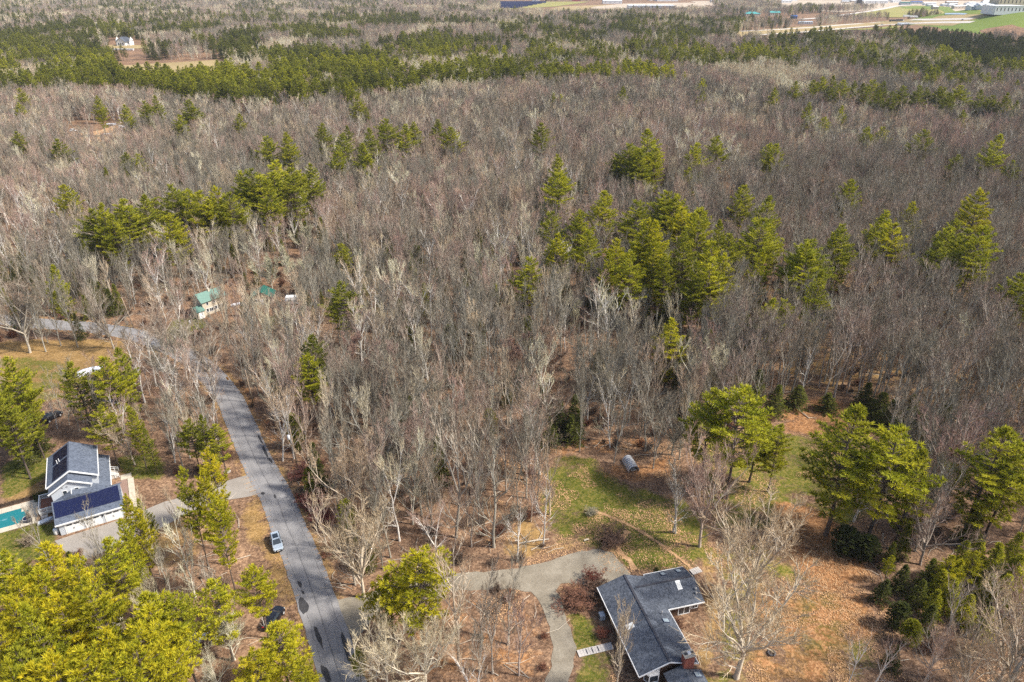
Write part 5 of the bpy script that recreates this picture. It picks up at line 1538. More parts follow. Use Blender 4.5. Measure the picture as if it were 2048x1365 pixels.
for row, L_ in ROWS.items():
    for i, (u, vt, H) in enumerate(sorted(L_)):
        tint = rng.uniform(.42, .72)
        pine(u, vt, H * 1.08, tint + (.15 if vt > 330 else 0), rng.uniform(.95, 1.25), f"lone green pine above bare woods, {ORD[i]} from left in the {row} row of lone pines", "lone pines standing above the bare woods")
CLUMPS = {
 "deep green pine in the thick clump above the green roofed houses": (.68, 1.15, [(339, 371, 23), (480, 342, 24), (503, 339, 24), (432, 374, 24), (400, 384, 24), (287, 393, 22), (245, 400, 23), (200, 410, 23), (181, 419, 21), (251, 416, 21), (335, 430, 23), (377, 381, 22), (458, 387, 22), (516, 355, 23), (554, 322, 25), (618, 330, 24), (580, 337, 24), (531, 361, 23), (597, 342, 22), (544, 345, 22), (220, 432, 20), (415, 400, 20), (310, 398, 21)]),
 "tall green pine in the tight group amid the bare woods": (.6, 1.15, [(1295, 261, 27), (1258, 289, 25), (1275, 300, 23), (1311, 297, 24), (1235, 311, 22), (1282, 305, 22)]),
 "slender green pine in the line before the dark plantation": (.52, 1.0, [(1629, 161, 23), (1646, 155, 24), (1667, 153, 25), (1689, 161, 24), (1710, 163, 23), (1726, 168, 23), (1749, 161, 25), (1770, 164, 25), (1808, 172, 23), (1839, 172, 24), (1854, 176, 23), (1878, 174, 24), (1891, 176, 23), (1923, 172, 25), (1900, 187, 23), (1962, 181, 24), (1987, 192, 24), (2016, 187, 25), (2036, 203, 20), (1762, 181, 22), (1784, 184, 22), (1740, 178, 22), (1665, 178, 20)]),
 "green pine in the large pine stand right of the picture centre": (.74, .92, [(1116, 468, 20), (1056, 517, 20), (1237, 480, 22), (1264, 504, 23), (1217, 507, 20), (1314, 444, 25), (1295, 439, 25), (1334, 510, 22), (1375, 465, 25), (1403, 420, 26), (1363, 415, 24), (1440, 443, 25), (1482, 481, 22), (1427, 485, 23), (1395, 526, 22), (1424, 517, 22), (1453, 507, 22), (1527, 439, 24), (1527, 500, 23), (1160, 430, 20), (1175, 462, 20), (1460, 470, 23), (1310, 480, 22)]),
 "green pine in the scattered clumps above the open oak woods": (.64, 1.05, [(1542, 440, 23), (1610, 488, 24), (1623, 480, 23), (1671, 468, 24), (1691, 451, 23), (1916, 441, 25), (1900, 457, 24), (1936, 459, 24), (1965, 455, 25), (1878, 486, 22), (2046, 548, 22)]),
 "bright yellow green pine in the dense grove of the bottom left corner": (.86, .82, [(8, 1105, 18), (31, 1155, 20), (85, 1090, 18), (77, 1140, 20), (142, 1121, 19), (169, 1159, 21), (212, 1078, 18), (104, 1313, 22), (162, 1294, 22), (200, 1259, 21), (12, 1198, 21), (50, 1210, 21), (112, 1186, 21), (-15, 1240, 22), (215, 1313, 21), (269, 1294, 20), (60, 1340, 21), (5, 1330, 22)]),
 "yellow green pine in the strip right of the bottom left grove": (.78, 1.0, [(265, 1255, 19), (285, 1190, 19), (338, 1190, 18), (423, 1163, 16), (504, 1136, 13), (300, 1215, 17)]),
 "thin yellow pine in the strip between paved driveway and road": (.84, .5, [(254, 990, 19), (238, 1040, 16), (365, 936, 19), (404, 940, 20), (423, 990, 20), (415, 898, 18), (278, 1000, 13)]),
 "green pine in the woods below the dry field": (.62, .8, [(13, 717, 22), (19, 740, 18), (0, 800, 18), (-12, 770, 20), (258, 817, 14), (40, 790, 15), (400, 833, 13), (430, 850, 11), (375, 840, 12), (290, 860, 10)]),
}
for lab, (tint, wid, L_) in CLUMPS.items():
    for i, (u, vt, H) in enumerate(sorted(L_)):
        head, tail = (lab.split(" of ", 1) if " of " in lab else lab.split(" in ", 1)) if (" of " in lab or " in " in lab) else (lab, "")
        pine(u, vt, H * rng.uniform(1.0, 1.14), min(1, max(0, tint + rng.uniform(-.2, .14))), wid * rng.uniform(.8, 1.25), f"{head}, {ORD[i]} from left " + ("in " + tail if tail else ""), "pines: " + (tail or lab))
for u, vt, H, tint, wid, lab in [
    (106, 533, 21, .6, .8, "layered pine with gaps in its crown at the far road bend"),
    (139, 726, 19, .55, 1.0, "broad dark green pine at the edge of the dry field"),
    (232, 699, 20, .5, .8, "narrow green pine tip right of the white wrapped boat"),
    (206, 717, 20, .76, .9, "yellow green pine right of the white wrapped boat"),
    (200, 813, 15, .75, .95, "bushy yellow green pine above the solar roofed house"),
    (680, 565, 20, .48, 1.1, "lone green pine in bare woods right of the green roofed outbuilding"),
    (625, 673, 20, .35, 1.0, "dark green pine top behind the yellow pine near the road"),
    (612, 712, 18, .68, .95, "yellow green pine right of the road bend"),
    (1346, 639, 20, .85, 1.2, "bright yellow pine standing alone above the clearing"),
    (1498, 626, 15, .5, 1.0, "small green pine right of the bright yellow one"),
    (1420, 659, 13, .35, 1.0, "small dark pine just right of the bright yellow pine"),
    (1546, 600, 19, .72, 1.1, "yellow green pine left of the tall narrow pine in the oak woods"),
    (1642, 544, 25, .62, .85, "tall narrow pine rising from the open oak woods"),
    (1568, 600, 18, .68, 1.0, "yellow green pine at the edge of the open oak woods"),
    (831, 1109, 19, .88, 1.35, "ragged yellow pine standing over the gravel driveway mouth"),
    (775, 1150, 14, .90, 1.2, "lower yellow pine leaning from the ragged one by the driveway"),
    (712, 1298, 7, .6, .9, "small green pine overhanging the right edge of the road"),
    (551, 1252, 14, .86, 1.35, "broad yellow green pine overhanging the left edge of the road"),
    (505, 1300, 13, .92, 1.1, "yellow pine at the bottom edge left of the road"),
    (600, 1320, 12, .82, 1.0, "yellow green pine at the bottom edge touching the road"),
    (1805, 858, 25, .72, 1.3, "broad yellow green pine beside the dark yew at the lawn edge"),
    (1850, 905, 21, .66, 1.0, "yellow green pine leaning right of the broad lawn pine"),
    (2009, 856, 24, .70, 1.35, "big yellow green pine cut by the right edge of the picture"),
    (2046, 890, 21, .62, 1.1, "pine behind the big yellow green one at the right edge"),
    (38, 1290, 20, .55, 1.0, "blue green pine in the bottom left corner among yellow pines"),
    (1905, 1113, 9, .82, 1.1, "bright yellow young pine in the thicket on the right"),
    (1955, 1105, 9, .80, 1.0, "second bright young pine right of the yellow one in the thicket"),
    (1978, 1160, 6, .85, 1.0, "small yellow pine low in the thicket on the right"),
    (1785, 1112, 6, .75, .9, "small yellow green pine below the dark yew"),
]: pine(u, vt, H, tint, wid, lab)
for u, v, vt, tint, wid, lab, var in [
    (1650, 1072, 812, .62, 1.3, "tall pine on a bare dark trunk standing in the yard", 0),
    (1399, 975, 781, .62, 1.05, "leftmost tall pine of the row along the back lawn", 1),
    (1450, 998, 780, .66, 1.25, "big pine second from the left along the back lawn", 2),
    (1497, 965, 826, .70, 1.2, "bushy pine right of the big one along the back lawn", 3),
    (1535, 985, 852, .66, .95, "shorter pine between the back lawn row and the yard pine", 4)]:
    x, y = at(u, v); H = min(27, height_for(u, v, vt))
    reg(plant("pine", "pine_tree", "pine tree", x, y, H, tint, lab, rng, None, wid, var), 3)
v_ok = lambda v: v > 1000
for u, vt, H, tint, wid, kind, lab in [
    (1936, 1082, 9, .6, 1.2, "spruce", "mid green pointed spruce in the thicket on the right"),
    (2001, 1086, 10, .68, 1.2, "spruce", "tall bright green spruce right of the dark pointed one"),
    (2042, 1066, 10, .66, 1.1, "spruce", "spruce at the right edge of the picture"),
    (2028, 1117, 8, .64, 1.2, "spruce", "lower spruce in front of the one at the right edge"),
    (1870, 1118, 7, .28, 1.2, "spruce", "dark low spruce left of the yellow young pine"),
    (1820, 1048, 8, .35, .9, "spruce", "thin spruce behind the yew among bare branches"),
    (1790, 1085, 6, .3, 1.0, "spruce", "small spruce right of the dark yew"),
    (1832, 1246, 4.5, .58, 1.5, "cedar", "bright green rounded evergreen at the right yard edge"),
    (2043, 1217, 4.5, .4, 1.4, "cedar", "rounded evergreen at the right edge of the thicket"),
    (1701, 1058, 5.5, .03, 2.2, "cedar", "large blackish yew bush at the edge of the yard"),
    (1738, 1075, 5, .05, 2.0, "cedar", "second blackish yew beside the large one"),
    (1805, 1210, 5, .08, 1.5, "cedar", "dark evergreen bush at the right yard edge"),
    (136, 1106, 3.4, .3, .9, "cedar", "small dark cone shaped cedar on the paved driveway edge"),
    (1313, 1136, 2.0, .08, 1.0, "cedar", "tiny dark cone shaped evergreen behind the ranch house"),
    (586, 830, 9, .42, .9, "cedar", "dense green cedar behind the transformer pole"),
    (618, 938, 6, .42, 1.2, "cedar", "bright green evergreen right of the dark red bushes"),
    (690, 1005, 7, .5, 1.1, "cedar", "green evergreen under bare branches right of the road"),
    (700, 1055, 5, .18, 1.2, "cedar", "dark evergreen bush under the spreading tree by the road"),
    (735, 1090, 6, .3, 1.1, "cedar", "dim green evergreen above the driveway mouth"),
    (899, 652, 10, .35, 1.0, "cedar", "olive cedar behind pale trunks in the bare woods"),
    (954, 642, 11, .32, 1.0, "cedar", "dim cedar right of the olive one in the bare woods"),
    (1056, 636, 9, .42, 1.0, "cedar", "rounded olive cedar left of the pinkish trees"),
    (1198, 710, 9, .45, 1.0, "cedar", "green cedar between leaning birches"),
    (818, 655, 8, .35, .9, "cedar", "small olive cedar below the white birch cluster"),
    (980, 820, 7, .55, 1.0, "cedar", "pale green evergreen in the woods above the driveway"),
    (1085, 775, 10, .15, 1.1, "spruce", "dark spruce behind bare trees above the lawn"),
    (1120, 800, 10, .12, 1.1, "spruce", "second dark spruce behind bare trees above the lawn"),
    (1150, 790, 11, .14, 1.1, "spruce", "third dark spruce nearest the arched shelter"),
    (1600, 772, 6, .22, 2.3, "spruce", "dark spruce at the wood edge above the fallen log"),
    (1660, 786, 5, .25, 2.5, "spruce", "dark low spruce right of the fallen log clearing"),
    (1770, 785, 7, .22, 2.1, "spruce", "dark spruce thicket top above the right clearing"),
    (1830, 790, 8, .2, 1.8, "spruce", "dark spruce right end of the clearing thicket"),
    (1790, 800, 8, .25, 1.7, "spruce", "dark hemlock in the thicket right of the clearing, uppermost left"),
    (1850, 830, 7, .2, 1.9, "spruce", "broad dark hemlock in the thicket right of the clearing"),
    (1885, 858, 6, .28, 1.9, "spruce", "low dark hemlock at the right foot of the clearing thicket"),
    (1740, 765, 7, .18, 1.7, "spruce", "dark hemlock at the left end of the clearing thicket"),
    (1815, 855, 6, .15, 1.9, "spruce", "blackish hemlock at the front of the clearing thicket"),
    (1900, 800, 8, .3, 1.6, "spruce", "dark hemlock at the right end of the clearing thicket"),
    (1145, 830, 7, .2, 1.7, "spruce", "broad dark hemlock behind the upper lawn edge"),
    (1095, 830, 8, .16, 1.6, "spruce", "dark hemlock left of the upper lawn edge"),
    (1560, 770, 8, .22, 1.5, "spruce", "dark hemlock left of the fallen log clearing"),
    (1520, 740, 9, .2, 1.4, "spruce", "dark hemlock among trunks above the lawn pines"),
    (1335, 700, 9, .1, 1.1, "spruce", "dark spruce in shade below the bright yellow pine"),
    (1480, 690, 9, .1, 1.1, "spruce", "dark spruce behind the white forked birch"),
    (1890, 1140, 7, .78, 1.3, "spruce", "bright green young evergreen at the left of the right thicket"), (1925, 1120, 8, .8, 1.2, "spruce", "bright green young evergreen next to the yellow young pine"),
    (1965, 1080, 9, .72, 1.2, "spruce", "bright green evergreen below the big right edge pine"), (2020, 1150, 8, .75, 1.3, "spruce", "bright evergreen second from the right edge of the thicket"),
    (1945, 1190, 6, .8, 1.4, "spruce", "low bright evergreen in the middle of the right thicket"), (1985, 1215, 6, .7, 1.4, "spruce", "low green evergreen above the wide pale crown"), (2045, 1110, 9, .74, 1.2, "spruce", "tall bright evergreen cut by the right edge"),
    (1880, 1180, 6, .66, 1.3, "spruce", "green evergreen beside the yard edge of the right thicket"),
    (1960, 1010, 9, .3, 1.2, "spruce", "dark spruce below the big pine at the right edge"),
    (1990, 1150, 7, .66, 1.3, "spruce", "bright green spruce under the tall one in the right thicket"),
    (1915, 1165, 6, .6, 1.3, "spruce", "low green spruce between the yellow young pines"),
    (1850, 1160, 6, .25, 1.3, "spruce", "dark low spruce left in the right thicket"),
    (2035, 1180, 7, .66, 1.3, "spruce", "green spruce at the right edge below the others"),
    (1815, 1130, 6, .15, 1.3, "spruce", "dark spruce on the yard side of the right thicket"),
    (1795, 1290, 5, .15, 1.3, "spruce", "dark low spruce at the bottom right yard edge"),
    (1870, 1210, 6, .2, 1.3, "spruce", "dark spruce above the wide pale bare crown"),
    (1775, 1160, 5, .1, 1.5, "spruce", "blackish spruce right of the rusty leaf patch"),
    (60, 832, 9, .15, 1.1, "spruce", "dark spruce above the left end of the pool garden"),
    (30, 860, 9, .12, 1.1, "spruce", "dark spruce at the left edge above the pool garden"),
    (20, 600, 9, .2, 1.1, "spruce", "dark evergreen by the far left end of the road")]:
    x, y = at(u, vt, H)
    if kind == "cedar": reg(plant(kind, "evergreen_bush", "evergreen", x, y, H, tint, lab, rng, None, wid), 1.2)
    else: reg(plant(kind, "spruce_tree", "spruce", x, y, H, tint, lab, rng, None, wid), 3.0 if u > 1780 and v_ok(vt) else 1.5)
BIRCH = [
    (1175, 768, 675, "white birch leaning right below the pine stand"), (1224, 852, 735, "white birch with forked top above the arched shelter"), (1275, 850, 745, "white birch right of the forked one above the arched shelter"),
    (1401, 771, 675, "white forked birch right of the bright yellow pine"), (1479, 778, 668, "slender white birch near the wood edge"), (1602, 797, 665, "tall white birch at the left edge of the fallen log clearing"),
    (980, 722, 600, "white birch cluster stem in the middle of the bare woods"), (972, 715, 605, "second stem of the white birch cluster in the bare woods"), (821, 655, 575, "bright white birch in the left middle woods"), (833, 650, 580, "second bright white birch in the left middle woods"),
    (567, 823, 690, "thin white birch right of the road bend"), (657, 826, 700, "white birch pair right of the yellow pine near the road"), (1351, 1067, 912, "white double birch on the back lawn"), (1346, 1064, 930, "leaning stem of the double birch on the back lawn"),
    (1086, 1094, 960, "white forked birch at the left edge of the lawn"), (1034, 1122, 1010, "slender birch left of the forked lawn birch"), (350, 926, 800, "pale birch beside the yard of the solar roofed house"), (262, 905, 790, "white birch behind the solar roofed house"),
    (75, 858, 770, "white birch with low fork above the pool garden"), (115, 858, 800, "thin leaning birch behind the black car"), (20, 850, 780, "white birch near the left edge above the pool garden"), (30, 848, 790, "second thin birch near the left edge"),
    (1695, 1372, 1265, "thin white birch at the bottom right"), (1744, 1375, 1262, "second thin white birch at the bottom right"), (1850, 1080, 905, "white forked birch in the thicket right of the lawn pines"), (1945, 720, 560, "white birch in the right oak woods"), (1905, 790, 640, "pale leaning birch in the right oak woods"),
    (60, 470, 360, "leaning white birch at the far left of the bare woods"), (80, 480, 370, "second leaning white birch at the far left"), (160, 470, 370, "slim birch near the left pine clump"), (130, 475, 380, "pale birch left of the pine clump"),
    (1820, 690, 575, "grey birch in the open oak woods"), (1975, 800, 690, "grey white birch at the right wood edge"), (890, 700, 590, "tall pale birch left of the birch cluster"), (925, 690, 590, "pale birch just left of the birch cluster"),
    (1130, 700, 590, "pale birch above the pinkish trees"), (1265, 690, 580, "bright white birch top below the pine stand")]
for u, v, vt, lab in BIRCH:
    x, y = at(u, v); H = min(21, max(8, height_for(u, v, vt)))
    reg(plant("birch", "birch_tree", "birch", x, y, H, rng.random(), lab, rng, None, rng.uniform(.7, .95)), 1.2)
NOTED = [   # foot u, v, tip row, kind, tint, width, label
    (1472, 1356, 1150, "oak", .78, 1.15, "huge spreading bare oak in front of the ranch house yard"),
    (1492, 1200, 1010, "oak", .74, 1.0, "pale spreading bare oak behind the huge one"),
    (1232, 1385, 1225, "forest", .78, .75, "slender pale bare tree in front of the ranch house roof"),
    (727, 1195, 1020, "oak", .75, .9, "spreading bare tree at the driveway mouth"),
    (850, 1385, 1240, "oak", .85, 1.0, "pale twisting bare tree at the bottom edge"),
    (775, 1385, 1250, "oak", .85, .9, "second twisting bare tree at the bottom edge by the road"),
    (917, 1330, 1080, "forest", .7, 1.0, "tall bare tree standing in the island between the drives"),
    (912, 1075, 850, "forest", .3, 1.15, "tall grey bare maple left of the slender birch"),
    (988, 1095, 840, "forest", .2, 1.1, "straight grey bare tree in the leafy woods by the lawn"),
    (700, 1040, 880, "oak", .7, .8, "bushy pale bare tree right of the road"),
    (228, 697, 590, "oak", .3, .9, "bare round crowned tree on the inner side of the road bend"),
    (60, 706, 560, "oak", .3, .9, "leaning bare tree at the left end of the dry field"), (92, 704, 580, "forest", .1, .9, "dark bare trunk second from left along the dry field"),
    (122, 692, 560, "forest", .1, .8, "dark bare trunk third from left along the dry field"), (156, 695, 575, "forest", .15, .9, "dark bare trunk fourth from left along the dry field"),
    (1399, 1094, 900, "oak", .55, .75, "grey bare tree on the lawn right of the double birch"),
    (1985, 1385, 1200, "oak", .72, 1.0, "wide pale bare crown filling the bottom right corner"),
    (1885, 1040, 850, "oak", .5, .9, "bare tree with pale limbs right of the lawn pines"),
    (1840, 1130, 990, "oak", .4, .9, "bare vase shaped tree above the young pines"),
    (370, 740, 640, "oak", .3, 1.0, "bare tree arching over the road bend"), (425, 770, 660, "oak", .3, 1.0, "second bare tree arching over the road bend"), (330, 705, 610, "oak", .35, .9, "bare tree hiding the road inside the bend"),
    (600, 590, 508, "budding", 1.0, 1.0, "pale cream budding tree above the green roofed outbuilding"), (545, 580, 515, "budding", 1.0, 1.0, "second pale cream budding tree by the outbuilding"), (612, 515, 452, "budding", .98, .9, "pale budding tree beyond the outbuilding"),
    (1465, 630, 545, "budding", .8, .9, "tan bare tree with fan crown above the oak woods"), (1285, 655, 575, "budding", .97, .6, "bright white topped bare tree below the pine stand"), (1150, 670, 605, "budding", .98, .6, "pale round topped bare tree left of the pine stand foot"),
    (1100, 770, 665, "budding", .62, .9, "pinkish bare maple above the lawn"), (1030, 770, 680, "budding", .55, .9, "second pinkish bare maple left of the taller one"), (1355, 790, 700, "budding", .78, .9, "pale bare tree in front of the bright yellow pine"),
    (700, 770, 675, "budding", .52, .9, "pinkish bare maple right of the yellow pine near the road"), (745, 775, 690, "budding", .5, .9, "second pinkish bare maple near the road"),
    (270, 930, 820, "oak", .7, .7, "pale bare tree over the yard right of the solar roofed house"), (320, 1150, 1020, "forest", .8, .7, "bare tree at the paved driveway edge"), (445, 1100, 985, "forest", .8, .8, "pale bare tree between the driveway and the road"),
    (1935, 1310, 1160, "forest", .3, .9, "grey bare tree left of the wide pale crown"),
    (2030, 1330, 1180, "oak", .5, .8, "bare tree at the right edge behind the wide pale crown"), (1835, 1400, 1270, "forest", .6, .9, "bare tree at the bottom edge right of the thin birches"), (1920, 1400, 1270, "oak", .75, .8, "twisting bare tree at the bottom edge below the wide crown"),
    (1830, 1010, 860, "forest", .3, 1.0, "grey bare tree between the lawn pines and the right edge pine"), (1900, 980, 830, "oak", .35, .9, "spreading grey bare tree left of the right edge pine"),
    (100, 1270, 1165, "oak", .95, .5, "whitish bare tree among the pines, far left of the bottom grove"), (180, 1225, 1140, "oak", .9, .5, "pale bare tree poking up in the middle of the bottom left pines"),
    (255, 1345, 1240, "oak", .95, .5, "whitish bare tree at the lower edge of the bottom left pines"), (40, 1225, 1130, "forest", .9, .7, "pale thin bare tree at the left edge among yellow pines"), (305, 1245, 1150, "oak", .9, .55, "pale bare tree right of the bottom left pines"),
    (398, 668, 590, "forest", .3, .9, "bare tree in front of the left gable of the green roofed house"), (440, 664, 592, "forest", .35, .8, "bare tree in front of the green roofed house wall"), (478, 655, 590, "forest", .45, .9, "bare tree between the green roofed house and the outbuilding"), (560, 660, 590, "forest", .5, .9, "bare tree in front of the green roofed outbuilding"),
    (215, 1200, 1110, "oak", .8, .6, "bare tree poking through the bottom left pines"), (325, 1290, 1190, "oak", .9, .6, "whitish bare tree above the slatted trailer"), (300, 1110, 990, "forest", .85, .7, "thin pale bare tree at the inner end of the paved driveway"), (385, 1110, 990, "forest", .7, .8, "bare tree in the strip between driveway and road"),
    (370, 1340, 1250, "oak", 1.0, .7, "whitish bare bushy tree beside the slatted trailer"), (470, 1320, 1225, "oak", 1.0, .7, "whitish bare tree right of the slatted trailer"), (440, 1385, 1310, "oak", .97, .7, "whitish bare tree at the bottom edge left of the road"), (530, 1262, 1215, "birch", .5, .7, "bare sapling in front of the black car"),
]
for u, v, vt, kind, tint, wid, lab in NOTED:
    x, y = at(u, v); H = min(24, max(5, height_for(u, v, vt)))
    reg(plant(kind, "bare_tree", "bare tree", x, y, H, tint, lab, rng, None, wid), 5.0 if tint > .95 and kind == 'budding' else 2.5)
SHRUBS = [(1220, 1085, 2.4, 2.2, 0.1, "round dark brown shrub in the bed beside the gravel pad"), (1181, 1030, 1.6, 1.3, .95, "small pale shrub at the start of the lawn edging"), (1150, 1215, 2.8, 1.9, .22, "large reddish brown shrub in the driveway bend"), (1190, 1190, 2.6, 1.7, .1, "brown shrub between the red one and the ranch house"), (1185, 1160, 2.2, 1.5, .5, "tan bushy shrub at the roof corner of the ranch house"),
    (605, 955, 2.4, 2.0, .70, "dark red bush at the foot of the transformer pole"), (622, 1010, 2.2, 2.2, .66, "dark red brambles along the right road bank"), (650, 1045, 2.0, 2.2, .64, "dark brambles further down the right road bank"), (672, 1105, 2.0, 2.0, .3, "brown brambles near the driveway mouth"), (560, 850, 2.0, 2.0, .3, "brown brush on the leafy bank above the road"),
    (58, 1092, 2.4, 1.0, .85, "pale fan shaped bare shrub on the lawn below the pool"), (160, 1118, 2.0, .8, .5, "thin bare shrub on the paved driveway edge"), (1356, 1255, 1.8, 1.2, .2, "green brown shrub against the east wall of the ranch house"), (1205, 1275, 1.8, 1.1, .45, "rusty shrub at the corner by the boardwalk"), (1130, 870, 3, 2, .05, "dark brush at the wood edge left of the shelter"),
    (360, 690, 4.5, 1.6, .97, "pale tan bush where the road enters the trees"), (1880, 880, 4, 2, .05, "dark bare brush at the right clearing edge"), (935, 1050, 1.5, 2, .05, "heap of dark brush in the leafy woods"), (1005, 1055, 1.3, 2, .05, "second heap of dark brush in the leafy woods"), (1240, 1085, 1.0, 2.2, .1, "low brown edging plants by the small lawn")]
for u, v, H, wid, tint, lab in SHRUBS:
    x, y = at(u, v); reg(plant("shrub", "bare_shrub", "shrub", x, y, H, tint, lab, rng, None, wid), 1.5)

# ------------------------------------------------------------------ the woods: nearest trees as single things, the rest as masses
def region(x, y):
    dp = y * math.cos(PITCH) + CAM_H * math.sin(PITCH)
    u = 1024 + FPX * x / dp
    if y > 175: return "in the bare woods beyond the clearings" if u > 900 else "in the woods beyond the road bend"
    rx = float(np.interp(y, ROAD[::-1][np.argsort(ROAD[::-1][:, 1]), 1], ROAD[::-1][np.argsort(ROAD[::-1][:, 1]), 0])) if y < 150 else -75
    if x < rx:
        if y > 118: return "in the strip of woods left of the road bend"
        return "in the thin wood between the paved driveway and the road" if y > 84 else "in the thicket left of the road"
    if y < 85 and x < 20: return "in the leafy island between the gravel drives"
    if x > 45 and y < 112: return "in the thicket right of the yard"
    if x > 45: return "in the open oak woods right of the clearing"
    if y < 112: return "in the leafy woods between road and back lawn"
    return "in the dense woods behind the back lawn" if x > -5 else "in the dense woods right of the road bend"
def tword(t): return "grey" if t < .2 else "brown grey" if t < .42 else "pinkish" if t < .66 else "tan" if t < .9 else "pale cream"

nr = np.random.RandomState(12)
def scatter(y0, y1, per_ha, seed):
    r = np.random.RandomState(seed)
    hw = lambda y: (y * math.cos(PITCH) + CAM_H * math.sin(PITCH)) * 0.727 * 1.12 + 12
    A = (hw(y0) + hw(y1)) * (y1 - y0)
    n = int(A / 1e4 * per_ha)
    y = r.uniform(y0, y1, n * 2); x = r.uniform(-1, 1, n * 2) * hw(y1)
    k = np.abs(x) < hw(y)
    return x[k][:n], y[k][:n]
pts = []
for y0, y1, d in ((58, 105, 470), (105, 150, 980), (150, 210, 800), (210, 300, 760), (300, 420, 600), (420, 600, 420), (600, 900, 270), (900, 1400, 160), (1400, 2200, 90), (2200, 3300, 60)):
    x, y = scatter(y0, y1, d, int(y0))
    pts.append((x, y))
X = np.concatenate([p[0] for p in pts]); Y = np.concatenate([p[1] for p in pts])
ok = allowed(X, Y)
den = vnoise(X / 14 + 40, Y / 14 + 7)
oakwood = (X > 44 + (Y - 112) * .15) & (Y > 112) & (Y < 330)
ok &= (nr.rand(len(X)) < (0.55 + 0.9 * den) * np.where(oakwood, .8, 1.0) * np.where((Y < 108) & (X > -32) & (X < 18), .95, 1.0) * np.where((Y < 95) & (X < -40), .4, 1.0) * np.where(Y < 82, .62, 1.0))
for P, reach in ((GRAVEL, (2.5, 5, 8)), (APRON, (2.5, 5, 8))):      # the drives are kept open on the side towards the camera
    for k_ in reach: ok &= ~(inside(P, X * (1 + k_ / Y), Y + k_) & (nr.rand(len(X)) < .8))
X, Y = X[ok], Y[ok]
for line, n_ in (([(1480, 792), (1560, 788), (1650, 776), (1780, 796), (1850, 850)], 130), ([(1180, 888), (1290, 884), (1390, 862)], 14), ([(1070, 925), (1050, 1000), (1070, 1075)], 14), ([(1830, 1000), (1800, 1150), (1815, 1280)], 16)):
    q = spline([at(*p) for p in line], .5)
    j = nr.randint(0, len(q), n_)
    X = np.concatenate([X, q[j, 0] + nr.normal(0, 1.5, n_)]); Y = np.concatenate([Y, q[j, 1] + nr.normal(1.5, 3.0, n_)])
# keep clear of the trees planted above and of the hand placed buildings
T_ = np.array(TREES)
near_m = Y < 420
keep = np.ones(len(X), bool)
ii = np.where(near_m)[0]
for s in range(0, len(ii), 2000):
    j = ii[s:s + 2000]
    d2 = (X[j][:, None] - T_[None, :, 0]) ** 2 + (Y[j][:, None] - T_[None, :, 1]) ** 2
    ddx = np.abs(X[j][:, None] - T_[None, :, 0]); ddy = T_[None, :, 1] - Y[j][:, None]
    keep[j] = ~((d2 < (T_[None, :, 2] * 1.15) ** 2) | ((T_[None, :, 2] > 1.7) & (ddx < np.maximum(2.0, T_[None, :, 2] * .8)) & (ddy > 0) & (ddy < np.where(T_[None, :, 2] > 4, 24, 9)))).any(1)
X, Y = X[keep], Y[keep]
pf = pine_frac(X, Y)
is_pine = nr.rand(len(X)) < pf
# mutual spacing for the near trees
cell = {}
order = np.argsort(Y)
sel = np.ones(len(X), bool)
for i in order:
    if Y[i] > 260: break
    c = (int(X[i] // 2.2), int(Y[i] // 2.2))
    if any((X[i] - a) ** 2 + (Y[i] - b) ** 2 < 4.0 for dx in (-1, 0, 1) for dy in (-1, 0, 1) for a, b in cell.get((c[0] + dx, c[1] + dy), ())): sel[i] = False; continue
    cell.setdefault(c, []).append((X[i], Y[i]))
X, Y, is_pine = X[sel], Y[sel], is_pine[sel]
Z = hgt(X, Y)
u01 = nr.rand(len(X))
tnoise = vnoise(X / 22 + 60, Y / 30 + 30)
tint = np.clip(0.05 + 0.35 * u01 + 0.35 * (tnoise > .72) * u01 + 0.2 * (vnoise(X / 60, Y / 80) - .5), 0, .7)
tint = np.where(nr.rand(len(X)) < 0.13, nr.uniform(.65, 1.0, len(X)), tint)
tint = np.where((nr.rand(len(X)) < .32) & (vnoise(X / 16 + 21, Y / 20 + 8) > .68), nr.uniform(.42, .62, len(X)), tint)
oakwood = (X > 44 + (Y - 112) * .15) & (Y > 112) & (Y < 330)
birchy = (nr.rand(len(X)) < .04 + .28 * (vnoise(X / 25 + 33, Y / 25 + 3) > .60)) & ~oakwood & (Y < 520)
tint = np.where((Y > 500) & (vnoise(X / 50 + 90, Y / 90 + 2) > .68), nr.uniform(.7, 1.0, len(X)), tint)
oakwood = (X > 44 + (Y - 112) * .15) & (Y > 112) & (Y < 330)
tint = np.where(oakwood, 0.15 + 0.25 * u01, tint)
HT = nr.uniform(12.5, 19, len(X)) * np.where(X < -60, .85, 1.0) * np.where(oakwood, 1.05, 1.0)
sap = (nr.rand(len(X)) < np.where(oakwood, .06, 0.2)) & (Y < 300)
dist = np.hypot(X, Y)
order = np.argsort(dist)

